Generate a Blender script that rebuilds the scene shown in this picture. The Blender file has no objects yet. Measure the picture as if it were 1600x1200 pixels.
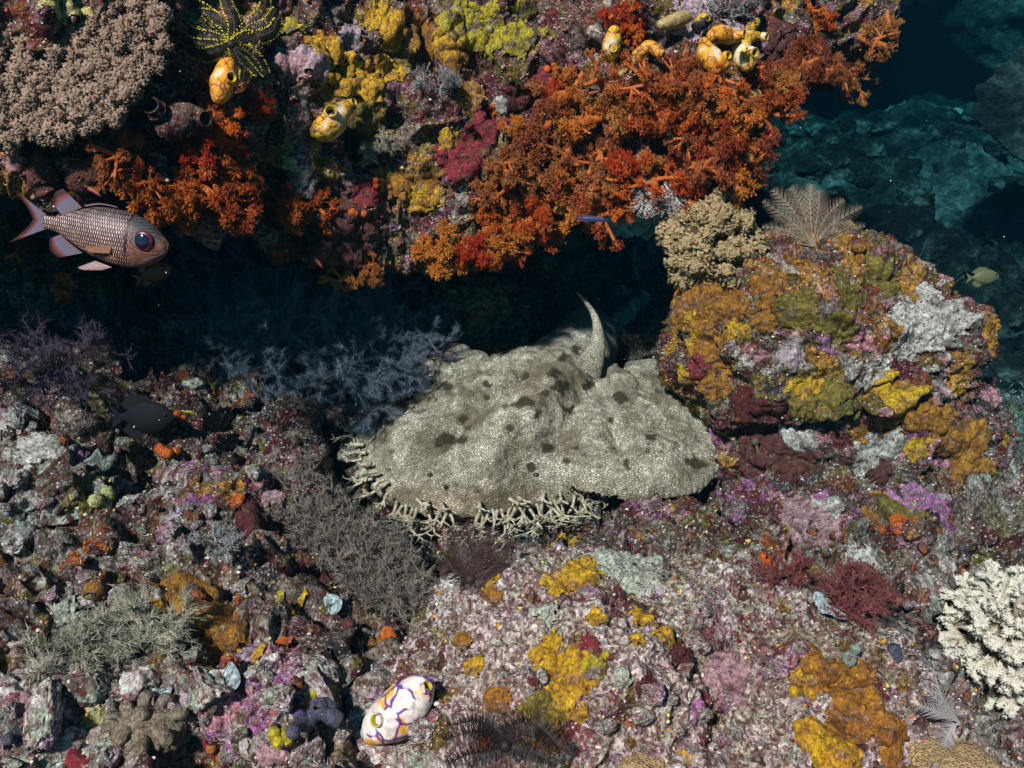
import bpy, math, random
import numpy as np
from mathutils import Vector, Matrix, Quaternion

# ------------------------------------------------------------------ camera, world, sun, exposure
SC = bpy.context.scene
COL = SC.collection
HFOV, PITCH, CAM = 58.0, 25.0, np.array([0.0, -1.35, 0.75])
cam = bpy.data.cameras.new("camera")
cam.sensor_width = 36.0
cam.lens = 18.0 / math.tan(math.radians(HFOV / 2))
cam.clip_start, cam.clip_end = 0.02, 200.0
camo = bpy.data.objects.new("camera", cam)
COL.objects.link(camo)
camo.location = CAM
camo.rotation_euler = (math.radians(90 - PITCH), 0, 0)
SC.camera = camo

SUN_EL, SUN_AZ = 47.0, -31.0          # elevation; degrees to the right of straight behind the camera
tosun = Vector((math.sin(math.radians(SUN_AZ)) * math.cos(math.radians(SUN_EL)),
                -math.cos(math.radians(SUN_AZ)) * math.cos(math.radians(SUN_EL)),
                math.sin(math.radians(SUN_EL))))
sl = bpy.data.lights.new("sun", 'SUN')
sl.energy = 5.0
sl.angle = math.radians(4.0)
sl.color = (1.0, 0.352, 0.312)
so = bpy.data.objects.new("sun", sl)
COL.objects.link(so)
so.location = (-1, -2, 3)
so.rotation_euler = tosun.to_track_quat('Z', 'Y').to_euler()

W = bpy.data.worlds.new("World")
SC.world = W
W.use_nodes = True
wn = W.node_tree.nodes
sky = wn.new('ShaderNodeTexSky')
sky.sky_type = 'NISHITA'
sky.sun_disc = False
sky.sun_elevation = math.radians(SUN_EL)
sky.sun_rotation = math.radians(180 - SUN_AZ)
bg = wn.get('Background') or wn.new('ShaderNodeBackground')
W.node_tree.links.new(sky.outputs[0], bg.inputs[0])
bg.inputs[1].default_value = 0.015

SC.view_settings.view_transform = 'Standard'
SC.view_settings.look = 'None'
SC.view_settings.gamma = 1.0
SC.view_settings.exposure = 2.0
SC.view_settings.use_curve_mapping = False
SC.render.engine = 'CYCLES'
SC.cycles.use_denoising = True
SC.cycles.max_bounces = 4
SC.cycles.diffuse_bounces = 2
SC.cycles.glossy_bounces = 2
SC.cycles.transmission_bounces = 3
SC.cycles.volume_bounces = 0
SC.cycles.transparent_max_bounces = 4

random.seed(7)
RS = np.random.RandomState(11)

# ------------------------------------------------------------------ camera maths used only to find where things stand
FPX = 800.0 / math.tan(math.radians(HFOV / 2))
_c, _s = math.cos(math.radians(PITCH)), math.sin(math.radians(PITCH))
FWD, UPV, RGT = np.array([0, _c, -_s]), np.array([0, _s, _c]), np.array([1.0, 0, 0])


def P(px, py, z=None, y=None, d=None):
    v = FWD + RGT * (px - 800) / FPX + UPV * (600 - py) / FPX
    if z is not None:
        t = (z - CAM[2]) / v[2]
    elif y is not None:
        t = (y - CAM[1]) / v[1]
    else:
        t = d
    return CAM + v * t


def project(V):
    r = V - CAM
    dep = r @ FWD
    dep = np.where(dep < 1e-3, 1e-3, dep)
    return 800 + FPX * (r @ RGT) / dep, 600 - FPX * (r @ UPV) / dep, dep


# ------------------------------------------------------------------ noise
_rp = np.random.RandomState(3)
_PERM = np.concatenate([_rp.permutation(256)] * 3).astype(np.int32)
_G = _rp.normal(size=(256, 3)).astype(np.float32)
_G /= np.linalg.norm(_G, axis=1)[:, None]


def pn(p, seed=0.0):
    p = np.asarray(p, np.float32) + np.float32(seed * 17.31 + 100.0)
    i = np.floor(p).astype(np.int32)
    f = p - i
    i &= 255
    u = f * f * f * (f * (f * 6 - 15) + 10)
    res = None
    out = []
    for dx in (0, 1):
        a = _PERM[i[:, 0] + dx]
        for dy in (0, 1):
            b = _PERM[a + i[:, 1] + dy]
            for dz in (0, 1):
                g = _G[_PERM[b + i[:, 2] + dz]]
                out.append(g[:, 0] * (f[:, 0] - dx) + g[:, 1] * (f[:, 1] - dy) + g[:, 2] * (f[:, 2] - dz))
    ux, uy, uz = u[:, 0], u[:, 1], u[:, 2]
    x00 = out[0] + uz * (out[1] - out[0])
    x01 = out[2] + uz * (out[3] - out[2])
    x10 = out[4] + uz * (out[5] - out[4])
    x11 = out[6] + uz * (out[7] - out[6])
    y0 = x00 + uy * (x01 - x00)
    y1 = x10 + uy * (x11 - x10)
    return (y0 + ux * (y1 - y0)) * 1.6


def fbm(p, scale, octs=3, seed=0, gain=0.5, lac=2.1):
    r, a = 0.0, 1.0
    for k in range(octs):
        r = r + a * pn(p * (scale * lac ** k), seed + k * 1.7)
        a *= gain
    return r


def billow(p, scale, seed=0):
    return 1.0 - 2.0 * np.abs(pn(p * scale, seed))      # rounded lumps with sharp creases when negated


# ------------------------------------------------------------------ mesh helpers
def mesh_data(name, V, F, smooth=True, col=None, uv=None, att=None):
    V = np.ascontiguousarray(V, np.float32)
    if isinstance(F, np.ndarray):
        F = [F]
    F = [np.asarray(f, np.int32) for f in F if len(f)]
    me = bpy.data.meshes.new(name)
    me.vertices.add(len(V))
    me.vertices.foreach_set("co", V.ravel())
    loops = np.concatenate([f.ravel() for f in F])
    tot = np.concatenate([np.full(len(f), f.shape[1], np.int32) for f in F])
    st = np.concatenate([[0], np.cumsum(tot)[:-1]]).astype(np.int32)
    me.loops.add(len(loops))
    me.loops.foreach_set("vertex_index", loops)
    me.polygons.add(len(tot))
    me.polygons.foreach_set("loop_start", st)
    me.polygons.foreach_set("use_smooth", np.full(len(tot), smooth, bool))
    if uv is not None:
        l = me.uv_layers.new(name="UVMap")
        l.data.foreach_set("uv", np.ascontiguousarray(uv, np.float32)[loops].ravel())
    if col is not None:
        a = me.color_attributes.new("Col", 'FLOAT_COLOR', 'POINT')
        c = np.ones((len(V), 4), np.float32)
        c[:, :3] = col
        a.data.foreach_set("color", c.ravel())
    for k, v in (att or {}).items():
        a = me.attributes.new(k, 'FLOAT', 'POINT')
        a.data.foreach_set("value", np.ascontiguousarray(v, np.float32))
    me.update(calc_edges=True)
    me.validate()
    return me


def tag(o, label=None, cat=None, group=None, kind=None):
    if label: o["label"] = label
    if cat: o["category"] = cat
    if group: o["group"] = group
    if kind: o["kind"] = kind
    return o


def obj(name, me, mat=None, parent=None, mw=None):
    o = bpy.data.objects.new(name, me)
    COL.objects.link(o)
    if mat is not None and me is not None and not me.materials:
        me.materials.append(mat)
    if parent is not None:
        o.parent = parent
    if mw is not None:
        o.matrix_world = mw
    return o


def mk(name, V, F, mat, parent=None, **k):
    return obj(name, mesh_data(name, V, F, **k), mat, parent)


def empty(name, M):
    o = bpy.data.objects.new(name, None)
    o.empty_display_size = 0.02
    COL.objects.link(o)
    o.matrix_world = M
    return o


def frame(loc, n, spin=0.0, scale=1.0):
    n = Vector(n).normalized()
    q = n.to_track_quat('Z', 'Y') @ Quaternion((0, 0, 1), spin)
    if not hasattr(scale, '__len__'):
        scale = (scale,) * 3
    return Matrix.LocRotScale(Vector(loc), q, Vector(scale))


class Acc:
    """collects vertices and faces of one mesh"""
    def __init__(s):
        s.V, s.T, s.Q, s.C, s.n = [], [], [], [], 0

    def add(s, V, T=None, Q=None, c=None):
        V = np.asarray(V, float)
        s.V.append(V)
        if T is not None and len(T): s.T.append(np.asarray(T) + s.n)
        if Q is not None and len(Q): s.Q.append(np.asarray(Q) + s.n)
        if c is not None:
            c = np.asarray(c, float)
            s.C.append(np.broadcast_to(c, (len(V), 3)))
        s.n += len(V)

    def tube(s, pts, rad, k=5, c=None, cap=True):
        pts = np.asarray(pts, float)
        n = len(pts)
        rad = np.broadcast_to(np.asarray(rad, float), (n,))
        t = np.gradient(pts, axis=0)
        t /= np.linalg.norm(t, axis=1)[:, None] + 1e-9
        ref = np.array([0.31, 0.17, 0.93]) if abs(t[0][2]) < 0.9 else np.array([1.0, 0.1, 0.2])
        a = np.cross(t, ref)
        a /= np.linalg.norm(a, axis=1)[:, None] + 1e-9
        b = np.cross(t, a)
        ang = np.arange(k) * 2 * np.pi / k
        V = pts[:, None, :] + rad[:, None, None] * (a[:, None, :] * np.cos(ang)[None, :, None] + b[:, None, :] * np.sin(ang)[None, :, None])
        V = V.reshape(-1, 3)
        i = np.arange(n - 1)[:, None] * k
        j = np.arange(k)[None, :]
        j2 = (j + 1) % k
        Q = np.stack([i + j, i + j2, i + k + j2, i + k + j], -1).reshape(-1, 4)
        T = []
        if cap:
            V = np.vstack([V, pts[-1] + t[-1] * rad[-1] * 0.7])
            m = len(V) - 1
            T = [[(n - 1) * k + q, (n - 1) * k + (q + 1) % k, m] for q in range(k)]
        s.add(V, T, Q, c)

    def spikes(s, A, B, r, c=None, k=3):
        """many thin cones from A to B"""
        A, B = np.asarray(A, float), np.asarray(B, float)
        n = len(A)
        if n == 0: return
        r = np.broadcast_to(np.asarray(r, float), (n,))
        t = B - A
        t /= np.linalg.norm(t, axis=1)[:, None] + 1e-9
        ref = np.where(np.abs(t[:, 2:3]) < 0.9, np.array([[0.1, 0.2, 0.97]]), np.array([[1.0, 0.1, 0.2]]))
        a = np.cross(t, ref)
        a /= np.linalg.norm(a, axis=1)[:, None] + 1e-9
        b = np.cross(t, a)
        V = np.empty((n, k + 1, 3))
        for q in range(k):
            w = 2 * np.pi * q / k
            V[:, q] = A + r[:, None] * (a * math.cos(w) + b * math.sin(w))
        V[:, k] = B
        i = np.arange(n)[:, None] * (k + 1)
        T = np.concatenate([np.concatenate([i + q, i + (q + 1) % k, i + k], 1) for q in range(k)])
        if c is not None and np.ndim(c) == 2:
            c = np.repeat(np.asarray(c), k + 1, 0)
        s.add(V.reshape(-1, 3), T, None, c)

    def blobs(s, Cn, R, c=None, proto=None, squash=None):
        """many small lumps; R (n,) or (n,3)"""
        Cn = np.asarray(Cn, float)
        n = len(Cn)
        if n == 0: return
        pv, pt = proto if proto is not None else ICO1
        R = np.asarray(R, float)
        if R.ndim == 1: R = np.repeat(R[:, None], 3, 1)
        jit = 1 + 0.25 * RS.normal(size=(n, len(pv), 1)).clip(-1.5, 1.5)
        V = Cn[:, None, :] + pv[None] * jit * R[:, None, :]
        T = (pt[None] + (np.arange(n) * len(pv))[:, None, None]).reshape(-1, 3)
        if c is not None and np.ndim(c) == 2:
            c = np.repeat(np.asarray(c), len(pv), 0)
        s.add(V.reshape(-1, 3), T, None, c)

    def mesh(s, name, smooth=True):
        V = np.vstack(s.V)
        F = []
        if s.T: F.append(np.vstack(s.T))
        if s.Q: F.append(np.vstack(s.Q))
        return mesh_data(name, V, F, smooth, np.vstack(s.C) if s.C else None)


def icosphere(sub):
    t = (1 + 5 ** .5) / 2
    V = [(-1, t, 0), (1, t, 0), (-1, -t, 0), (1, -t, 0), (0, -1, t), (0, 1, t), (0, -1, -t), (0, 1, -t), (t, 0, -1), (t, 0, 1), (-t, 0, -1), (-t, 0, 1)]
    F = [(0, 11, 5), (0, 5, 1), (0, 1, 7), (0, 7, 10), (0, 10, 11), (1, 5, 9), (5, 11, 4), (11, 10, 2), (10, 7, 6), (7, 1, 8), (3, 9, 4), (3, 4, 2), (3, 2, 6), (3, 6, 8), (3, 8, 9), (4, 9, 5), (2, 4, 11), (6, 2, 10), (8, 6, 7), (9, 8, 1)]
    V = [np.array(v, float) / np.linalg.norm(v) for v in V]
    for _ in range(sub):
        cache, G = {}, []
        def mid(a, b):
            key = (min(a, b), max(a, b))
            if key not in cache:
                m = V[a] + V[b]
                V.append(m / np.linalg.norm(m))
                cache[key] = len(V) - 1
            return cache[key]
        for a, b, c in F:
            x, y, z = mid(a, b), mid(b, c), mid(c, a)
            G += [(a, x, z), (b, y, x), (c, z, y), (x, y, z)]
        F = G
    return np.array(V), np.array(F, np.int32)


ICO0, ICO1, ICO2, ICO3, ICO4 = [icosphere(k) for k in range(5)]
ICO5 = icosphere(5)


def smooth01(a, b, x):
    t = np.clip((x - a) / (b - a), 0, 1)
    return t * t * (3 - 2 * t)


def catmull(C, n):
    """C (m,...) control points -> n samples through them"""
    C = np.asarray(C, float)
    m = len(C)
    t = np.linspace(0, m - 1, n)
    i = np.minimum(t.astype(int), m - 2)
    f = (t - i).reshape((-1,) + (1,) * (C.ndim - 1))
    p0, p1, p2, p3 = C[np.maximum(i - 1, 0)], C[i], C[i + 1], C[np.minimum(i + 2, m - 1)]
    return 0.5 * (2 * p1 + (p2 - p0) * f + (2 * p0 - 5 * p1 + 4 * p2 - p3) * f ** 2 + (3 * p1 - p0 - 3 * p2 + p3) * f ** 3)


def grid_quads(nu, nv, wrap=False):
    i = np.arange(nu - (0 if wrap else 1))[:, None]
    j = np.arange(nv - 1)[None, :]
    i2 = (i + 1) % nu
    return np.stack([i * nv + j, i2 * nv + j, i2 * nv + j + 1, i * nv + j + 1], -1).reshape(-1, 4).astype(np.int32)


def grid_normals(G):
    du, dv = np.gradient(G, axis=0), np.gradient(G, axis=1)
    n = np.cross(du, dv)
    return n / (np.linalg.norm(n, axis=2)[..., None] + 1e-12)


def vnormals(V, F):
    n = np.zeros_like(V)
    a = V[F[:, 1]] - V[F[:, 0]]
    b = V[F[:, -1]] - V[F[:, 0]]
    fn = np.cross(a, b)
    for k in range(F.shape[1]):
        for ax in range(3):
            n[:, ax] += np.bincount(F[:, k], fn[:, ax], len(V))
    return n / (np.linalg.norm(n, axis=1)[:, None] + 1e-12)


def rbf(ctrl, xy, power=2.0, eps=0.04):
    """smooth height through control points (x,y,z)"""
    out = np.zeros(len(xy))
    ws = np.zeros(len(xy))
    for x, y, z in ctrl:
        w = 1.0 / (((xy[:, 0] - x) ** 2 + (xy[:, 1] - y) ** 2) + eps ** 2) ** power
        out += w * z
        ws += w
    return out / ws
# ------------------------------------------------------------------ materials
class NT:
    def __init__(s, name):
        s.m = bpy.data.materials.new(name)
        s.m.use_nodes = True
        s.t = s.m.node_tree
        s.b = s.t.nodes['Principled BSDF']
        s.b.inputs['Specular IOR Level'].default_value = 0.25
        s.b.inputs['Roughness'].default_value = 0.75
        s.obj = None

    def n(s, typ, ins=None, **k):
        nd = s.t.nodes.new('ShaderNode' + typ)
        for a, v in k.items():
            setattr(nd, a, v)
        for a, v in (ins or {}).items():
            s.set(nd.inputs[a], v)
        return nd

    def set(s, sock, v):
        if hasattr(v, 'outputs'):
            v = v.outputs[0]
        if isinstance(v, bpy.types.NodeSocket):
            s.t.links.new(v, sock)
        else:
            if isinstance(v, tuple) and len(v) == 3 and sock.type == 'RGBA':
                v = (*v, 1)
            sock.default_value = v

    def co(s):
        if s.obj is None:
            s.obj = s.n('TexCoord').outputs['Object']
        return s.obj

    def noise(s, scale, detail=3, rough=0.55, co=None, out='Fac'):
        return s.n('TexNoise', {'Vector': co or s.co(), 'Scale': scale, 'Detail': detail, 'Roughness': rough}).outputs[out]

    def vor(s, scale, co=None, feature='F1', rand=1.0):
        return s.n('TexVoronoi', {'Vector': co or s.co(), 'Scale': scale, 'Randomness': rand}, feature=feature)

    def ramp(s, fac, stops, interp='LINEAR'):
        r = s.n('ValToRGB', {'Fac': fac})
        cr = r.color_ramp
        cr.interpolation = interp
        while len(cr.elements) < len(stops):
            cr.elements.new(0.5)
        for e, (p, c) in zip(cr.elements, stops):
            e.position = p
            e.color = (*c, 1) if hasattr(c, '__len__') else (c, c, c, 1)
        return r.outputs[0]

    def mix(s, fac, a, b, mode='MIX'):
        m = s.n('Mix', data_type='RGBA', blend_type=mode)
        s.set(m.inputs[0], fac)
        s.set(m.inputs[6], a)
        s.set(m.inputs[7], b)
        return m.outputs[2]

    def math(s, op, a, b=0.0, clamp=False):
        m = s.n('Math', operation=op, use_clamp=clamp)
        s.set(m.inputs[0], a)
        s.set(m.inputs[1], b)
        return m.outputs[0]

    def attr(s, name, out='Color'):
        return s.n('Attribute', attribute_name=name).outputs[out]

    def warp(s, scale, amt):
        nz = s.noise(scale, 2, out='Color')
        sub = s.n('VectorMath', {0: nz, 1: (0.5, 0.5, 0.5)}, operation='SUBTRACT')
        scl = s.n('VectorMath', {0: sub, 'Scale': amt}, operation='SCALE')
        return s.n('VectorMath', {0: s.co(), 1: scl}, operation='ADD').outputs[0]

    def bump(s, h, dist=0.004, strength=0.6, prev=None):
        b = s.n('Bump', {'Height': h, 'Distance': dist, 'Strength': strength})
        if prev is not None:
            s.set(b.inputs['Normal'], prev)
        s.set(s.b.inputs['Normal'], b.outputs[0])
        return b.outputs[0]

    def color(s, c, rough=None, spec=None):
        s.set(s.b.inputs['Base Color'], c)
        if rough is not None: s.set(s.b.inputs['Roughness'], rough)
        if spec is not None: s.b.inputs['Specular IOR Level'].default_value = spec
        return s.m


def pal(cols):
    n = len(cols)
    return [(k / n, c) for k, c in enumerate(cols)]


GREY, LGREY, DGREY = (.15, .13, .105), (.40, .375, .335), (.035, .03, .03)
PINK, LILAC, PURP, MAROON = (.42, .2, .24), (.45, .32, .42), (.3, .1, .28), (.09, .012, .018)
OCHRE, YEL, OLIVE, ORNG, RUST = (.38, .19, .02), (.55, .42, .02), (.12, .10, .015), (.5, .13, .015), (.17, .05, .014)
WHITE, MINT, BROWN, DARK = (.6, .58, .54), (.36, .45, .36), (.075, .045, .03), (.02, .016, .02)


def reef_mat(name, palA, palB, sA=24.0, sB=62.0, blotch=11.0, speck=0.5, balance=0.5, white=0.9, tint=None):
    """mosaic of encrusting growth: two scales of warped cells in two palettes, pale grit, turf noise"""
    t = NT(name)
    w = t.warp(18, 0.035)
    w2 = t.warp(60, 0.010)
    a = t.ramp(t.n('SeparateColor', {0: t.vor(sA, w).outputs['Color']}).outputs[0], pal(palA), 'CONSTANT')
    b = t.ramp(t.n('SeparateColor', {0: t.vor(sB, w2).outputs['Color']}).outputs[1], pal(palB), 'CONSTANT')
    f = t.ramp(t.noise(blotch, 4, 0.65), [(balance - .06, 0.0), (balance + .06, 1.0)])
    c = t.mix(f, a, b)
    # every patch is broken up by turf: value noise
    v = t.ramp(t.noise(130, 4, 0.7), [(.3, .12), (.5, .75), (.7, 1.8)])
    c = t.mix(1.0, c, v, 'MULTIPLY')
    sp = t.vor(300)
    sc = t.n('SeparateColor', {0: sp.outputs['Color']})
    m1 = t.math('GREATER_THAN', sc.outputs[0], white)
    m1 = t.math('MULTIPLY', m1, t.ramp(sp.outputs['Distance'], [(.25, 1.0), (.45, 0.0)]))
    c = t.mix(m1, c, WHITE)
    m2 = t.math('GREATER_THAN', sc.outputs[1], 1 - speck * .35)
    c = t.mix(m2, c, t.mix(.75, c, MAROON))
    m3 = t.math('MULTIPLY', t.math('GREATER_THAN', sc.outputs[2], .74), .4)
    c = t.mix(m3, c, t.mix(.5, LGREY, c))
    if tint is not None:
        c = t.mix(1.0, c, tint, 'MULTIPLY')
    b1 = t.bump(t.noise(160, 5, 0.7), .010, .8)
    t.bump(sp.outputs['Distance'], .004, .5, b1)
    return t.color(c, .8, .2)


M = {}
M['ledge'] = reef_mat('ledge_growth', [OLIVE, MAROON, (.2, .17, .12), OCHRE, (.24, .12, .12), BROWN, RUST, OLIVE, (.4, .3, .02), DGREY, MAROON, (.26, .2, .03), BROWN, (.3, .24, .24), OCHRE],
                      [GREY, BROWN, MAROON, LGREY, DGREY, OLIVE, (.2, .09, .17), RUST, GREY, MAROON, BROWN, (.3, .16, .18), GREY], balance=.5, speck=.7)
M['boulder'] = reef_mat('boulder_growth', [OCHRE, OLIVE, RUST, GREY, OCHRE, BROWN, MAROON, OLIVE, LGREY, OCHRE],
                        [GREY, OLIVE, BROWN, LGREY, RUST, PINK, DGREY, OLIVE], balance=.5, speck=.6, white=.93)
M['boulder_low'] = reef_mat('lower_rock_growth', [MAROON, RUST, GREY, OCHRE, BROWN, PINK, MAROON, DGREY],
                            [GREY, BROWN, RUST, LGREY, PURP, DGREY, PINK], balance=.5, speck=.8)
M['mound'] = reef_mat('mound_growth', [(.58, .53, .47), (.42, .42, .32), (.52, .44, .41), (.32, .28, .20), (.62, .58, .53), (.46, .46, .38), (.22, .10, .09), (.44, .36, .38), OLIVE, (.40, .32, .29)],
                      [(.48, .44, .40), (.30, .17, .15), (.36, .33, .27), (.13, .04, .04), (.50, .44, .43), (.38, .36, .28), BROWN, (.42, .34, .34), (.26, .20, .05), (.5, .47, .43)], sA=20, sB=70, blotch=13, speck=1.1, white=.86)
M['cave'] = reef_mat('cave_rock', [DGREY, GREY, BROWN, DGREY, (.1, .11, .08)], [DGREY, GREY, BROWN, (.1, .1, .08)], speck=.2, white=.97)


def seabed_mat():
    t = NT('seabed_growth')
    w = t.warp(18, 0.035)
    w2 = t.warp(60, 0.010)
    reg = t.attr('mound', 'Fac')
    va = t.n('SeparateColor', {0: t.vor(26, w).outputs['Color']}).outputs[0]
    vb = t.n('SeparateColor', {0: t.vor(64, w2).outputs['Color']}).outputs[1]
    # turf covered rubble
    a1 = t.ramp(va, pal([(.24, .215, .18), BROWN, OLIVE, GREY, (.16, .06, .06), LGREY, RUST, BROWN, DGREY, GREY, (.28, .26, .22), (.24, .14, .14)]), 'CONSTANT')
    b1 = t.ramp(vb, pal([(.26, .24, .2), LGREY, MAROON, BROWN, GREY, OLIVE, (.28, .16, .15), DGREY, LGREY, (.26, .29, .24), RUST, GREY, (.3, .23, .24)]), 'CONSTANT')
    # coralline crusted mound
    a2 = t.ramp(va, pal([(.5, .44, .44), (.54, .51, .46), (.40, .29, .26), (.32, .29, .22), (.56, .52, .47), LGREY, MAROON, (.5, .46, .4), (.3, .34, .28), (.42, .36, .34), OLIVE]), 'CONSTANT')
    b2 = t.ramp(vb, pal([LGREY, (.5, .47, .44), MAROON, (.32, .2, .18), GREY, (.38, .3, .32), LGREY, OLIVE, (.42, .36, .34), BROWN]), 'CONSTANT')
    f = t.ramp(t.noise(12, 4, .65), [(.44, 0.0), (.56, 1.0)])
    a3 = t.ramp(va, pal([BROWN, MAROON, (.13, .10, .07), OLIVE, RUST, BROWN, (.2, .15, .12), MAROON, DGREY, (.17, .09, .09)]), 'CONSTANT')
    b3 = t.ramp(vb, pal([BROWN, GREY, MAROON, DGREY, (.2, .16, .12), RUST, OLIVE, BROWN, (.26, .22, .19), (.2, .1, .1)]), 'CONSTANT')
    c = t.mix(t.attr('umber', 'Fac'), t.mix(f, a1, b1), t.mix(f, a3, b3))
    c = t.mix(reg, c, t.mix(f, a2, b2))
    v = t.ramp(t.noise(130, 4, 0.7), [(.3, .10), (.5, .75), (.7, 2.0)])
    c = t.mix(1.0, c, v, 'MULTIPLY')
    sp = t.vor(280)
    sc = t.n('SeparateColor', {0: sp.outputs['Color']})
    m1 = t.math('MULTIPLY', t.math('GREATER_THAN', sc.outputs[0], .86), t.ramp(sp.outputs['Distance'], [(.25, 1.0), (.5, 0.0)]))
    c = t.mix(m1, c, WHITE)
    c = t.mix(t.math('MULTIPLY', t.math('GREATER_THAN', sc.outputs[1], .80), .55), c, (.1, .04, .035))
    c = t.mix(t.math('MULTIPLY', t.math('GREATER_THAN', sc.outputs[2], .78), .35), c, LGREY)
    b = t.bump(t.noise(160, 5, 0.7), .010, .8)
    t.bump(sp.outputs['Distance'], .004, .5, b)
    return t.color(c, .8, .2)


M['seabed'] = seabed_mat()
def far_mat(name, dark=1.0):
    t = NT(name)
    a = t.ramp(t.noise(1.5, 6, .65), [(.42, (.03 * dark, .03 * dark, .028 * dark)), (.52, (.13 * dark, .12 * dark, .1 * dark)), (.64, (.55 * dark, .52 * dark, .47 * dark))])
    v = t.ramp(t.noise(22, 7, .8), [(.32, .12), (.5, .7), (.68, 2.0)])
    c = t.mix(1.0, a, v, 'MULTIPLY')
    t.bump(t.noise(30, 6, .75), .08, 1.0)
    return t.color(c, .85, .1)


M['far_wall'] = far_mat('far_wall', .3)  # darker copy: the dimness of the wall is put into its colour
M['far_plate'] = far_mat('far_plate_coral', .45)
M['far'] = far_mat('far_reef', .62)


def sponge_mat(name, c1, c2, pit=None, rough=.6, pits=70, cover=.62):
    """living sheet, torn open by turf, grit and pores; cover = share of the sheet that shows its own colour"""
    t = NT(name)
    f = t.ramp(t.noise(38, 4, .6), [(.35, 0.0), (.65, 1.0)])
    c = t.mix(f, c1, c2)
    vo = t.vor(pits)
    if pit is not None:
        m = t.ramp(vo.outputs['Distance'], [(.16, 1.0), (.26, 0.0)])
        m = t.math('MULTIPLY', m, t.math('GREATER_THAN', t.n('SeparateColor', {0: vo.outputs['Color']}).outputs[0], .45))
        c = t.mix(m, c, pit)
    sp = t.vor(330)
    sc = t.n('SeparateColor', {0: sp.outputs['Color']})
    if cover < 1:
        w = t.warp(45, .03)
        old = t.ramp(t.n('SeparateColor', {0: t.vor(75, w).outputs['Color']}).outputs[1], pal([GREY, BROWN, MAROON, DGREY, (.26, .24, .2), OLIVE, BROWN]), 'CONSTANT')
        k = t.noise(46, 5, .72)
        c = t.mix(t.ramp(k, [(cover - .05, 0.0), (cover + .03, 1.0)]), c, old)
    v = t.ramp(t.noise(190, 4, .7), [(.3, .22), (.5, .85), (.7, 1.6)])
    c = t.mix(1.0, c, v, 'MULTIPLY')
    g = t.math('MULTIPLY', t.math('GREATER_THAN', sc.outputs[1], .93), t.ramp(sp.outputs['Distance'], [(.2, .7), (.42, 0.0)]))
    c = t.mix(g, c, (.42, .39, .35))
    c = t.mix(t.math('MULTIPLY', t.math('GREATER_THAN', sc.outputs[2], .84), .6), c, BROWN)
    b = t.bump(t.noise(150, 5, .7), .009, .8)
    t.bump(vo.outputs['Distance'], .003, .5, b)
    return t.color(c, rough, .35)


M['yellow_sponge'] = sponge_mat('yellow_sponge', (.54, .36, .012), (.40, .20, .012), (.22, .07, .01))
M['lemon_sponge'] = sponge_mat('lemon_sponge', (.46, .40, .012), (.30, .27, .015), (.12, .08, .01), cover=.54)
M['ochre_sponge'] = sponge_mat('ochre_sponge', (.36, .17, .015), (.20, .075, .012), (.1, .03, .01))
M['orange_sponge'] = sponge_mat('orange_sponge', (.62, .13, .008), (.5, .09, .01), (.25, .03, .01))
M['maroon_sponge'] = sponge_mat('maroon_sponge', (.1, .012, .014), (.06, .012, .01), None, .55, cover=.7)
M['plum_sponge'] = sponge_mat('plum_sponge', (.12, .035, .03), (.075, .025, .02), None, .6, cover=.72)
M['crimson_sponge'] = sponge_mat('crimson_sponge', (.26, .02, .035), (.14, .015, .02), (.06, .01, .01))
M['purple_crust'] = sponge_mat('purple_crust', (.38, .14, .33), (.30, .15, .26), (.5, .38, .45), .7, 120)
M['pink_crust'] = sponge_mat('pink_crust', (.42, .27, .29), (.32, .18, .2), (.2, .06, .08), .75, 120)
M['lilac_crust'] = sponge_mat('lilac_crust', (.38, .29, .35), (.46, .4, .42), (.2, .06, .1), .75, 140)
M['white_crust'] = sponge_mat('white_crust', (.54, .53, .5), (.34, .32, .28), (.15, .06, .06), .75, 120)
M['mint_crust'] = sponge_mat('mint_crust', (.36, .42, .34), (.42, .45, .37), (.22, .2, .18), .7, 100)
M['lime_crust'] = sponge_mat('lime_crust', (.44, .45, .13), (.48, .48, .26), (.3, .3, .1), .7, 110)
M['olive_crust'] = sponge_mat('olive_crust', (.14, .13, .02), (.2, .14, .02), (.05, .04, .01), .7, 100)
M['blue_sponge'] = sponge_mat('pale_blue_sponge', (.42, .52, .54), (.34, .44, .46), None, .6, cover=.8)
M['slate_sponge'] = sponge_mat('slate_sponge', (.05, .065, .1), (.07, .08, .12), None, .5, cover=1)
M['violet_sponge'] = sponge_mat('violet_sponge', (.12, .08, .26), (.09, .06, .18), None, .5, cover=1)
M['grey_sponge'] = sponge_mat('grey_green_sponge', (.24, .29, .24), (.18, .22, .2), (.08, .1, .08), .7, 90, cover=.75)
M['sand_sponge'] = sponge_mat('sand_sponge', (.3, .24, .12), (.22, .17, .08), None, .7, cover=.8)


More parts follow.
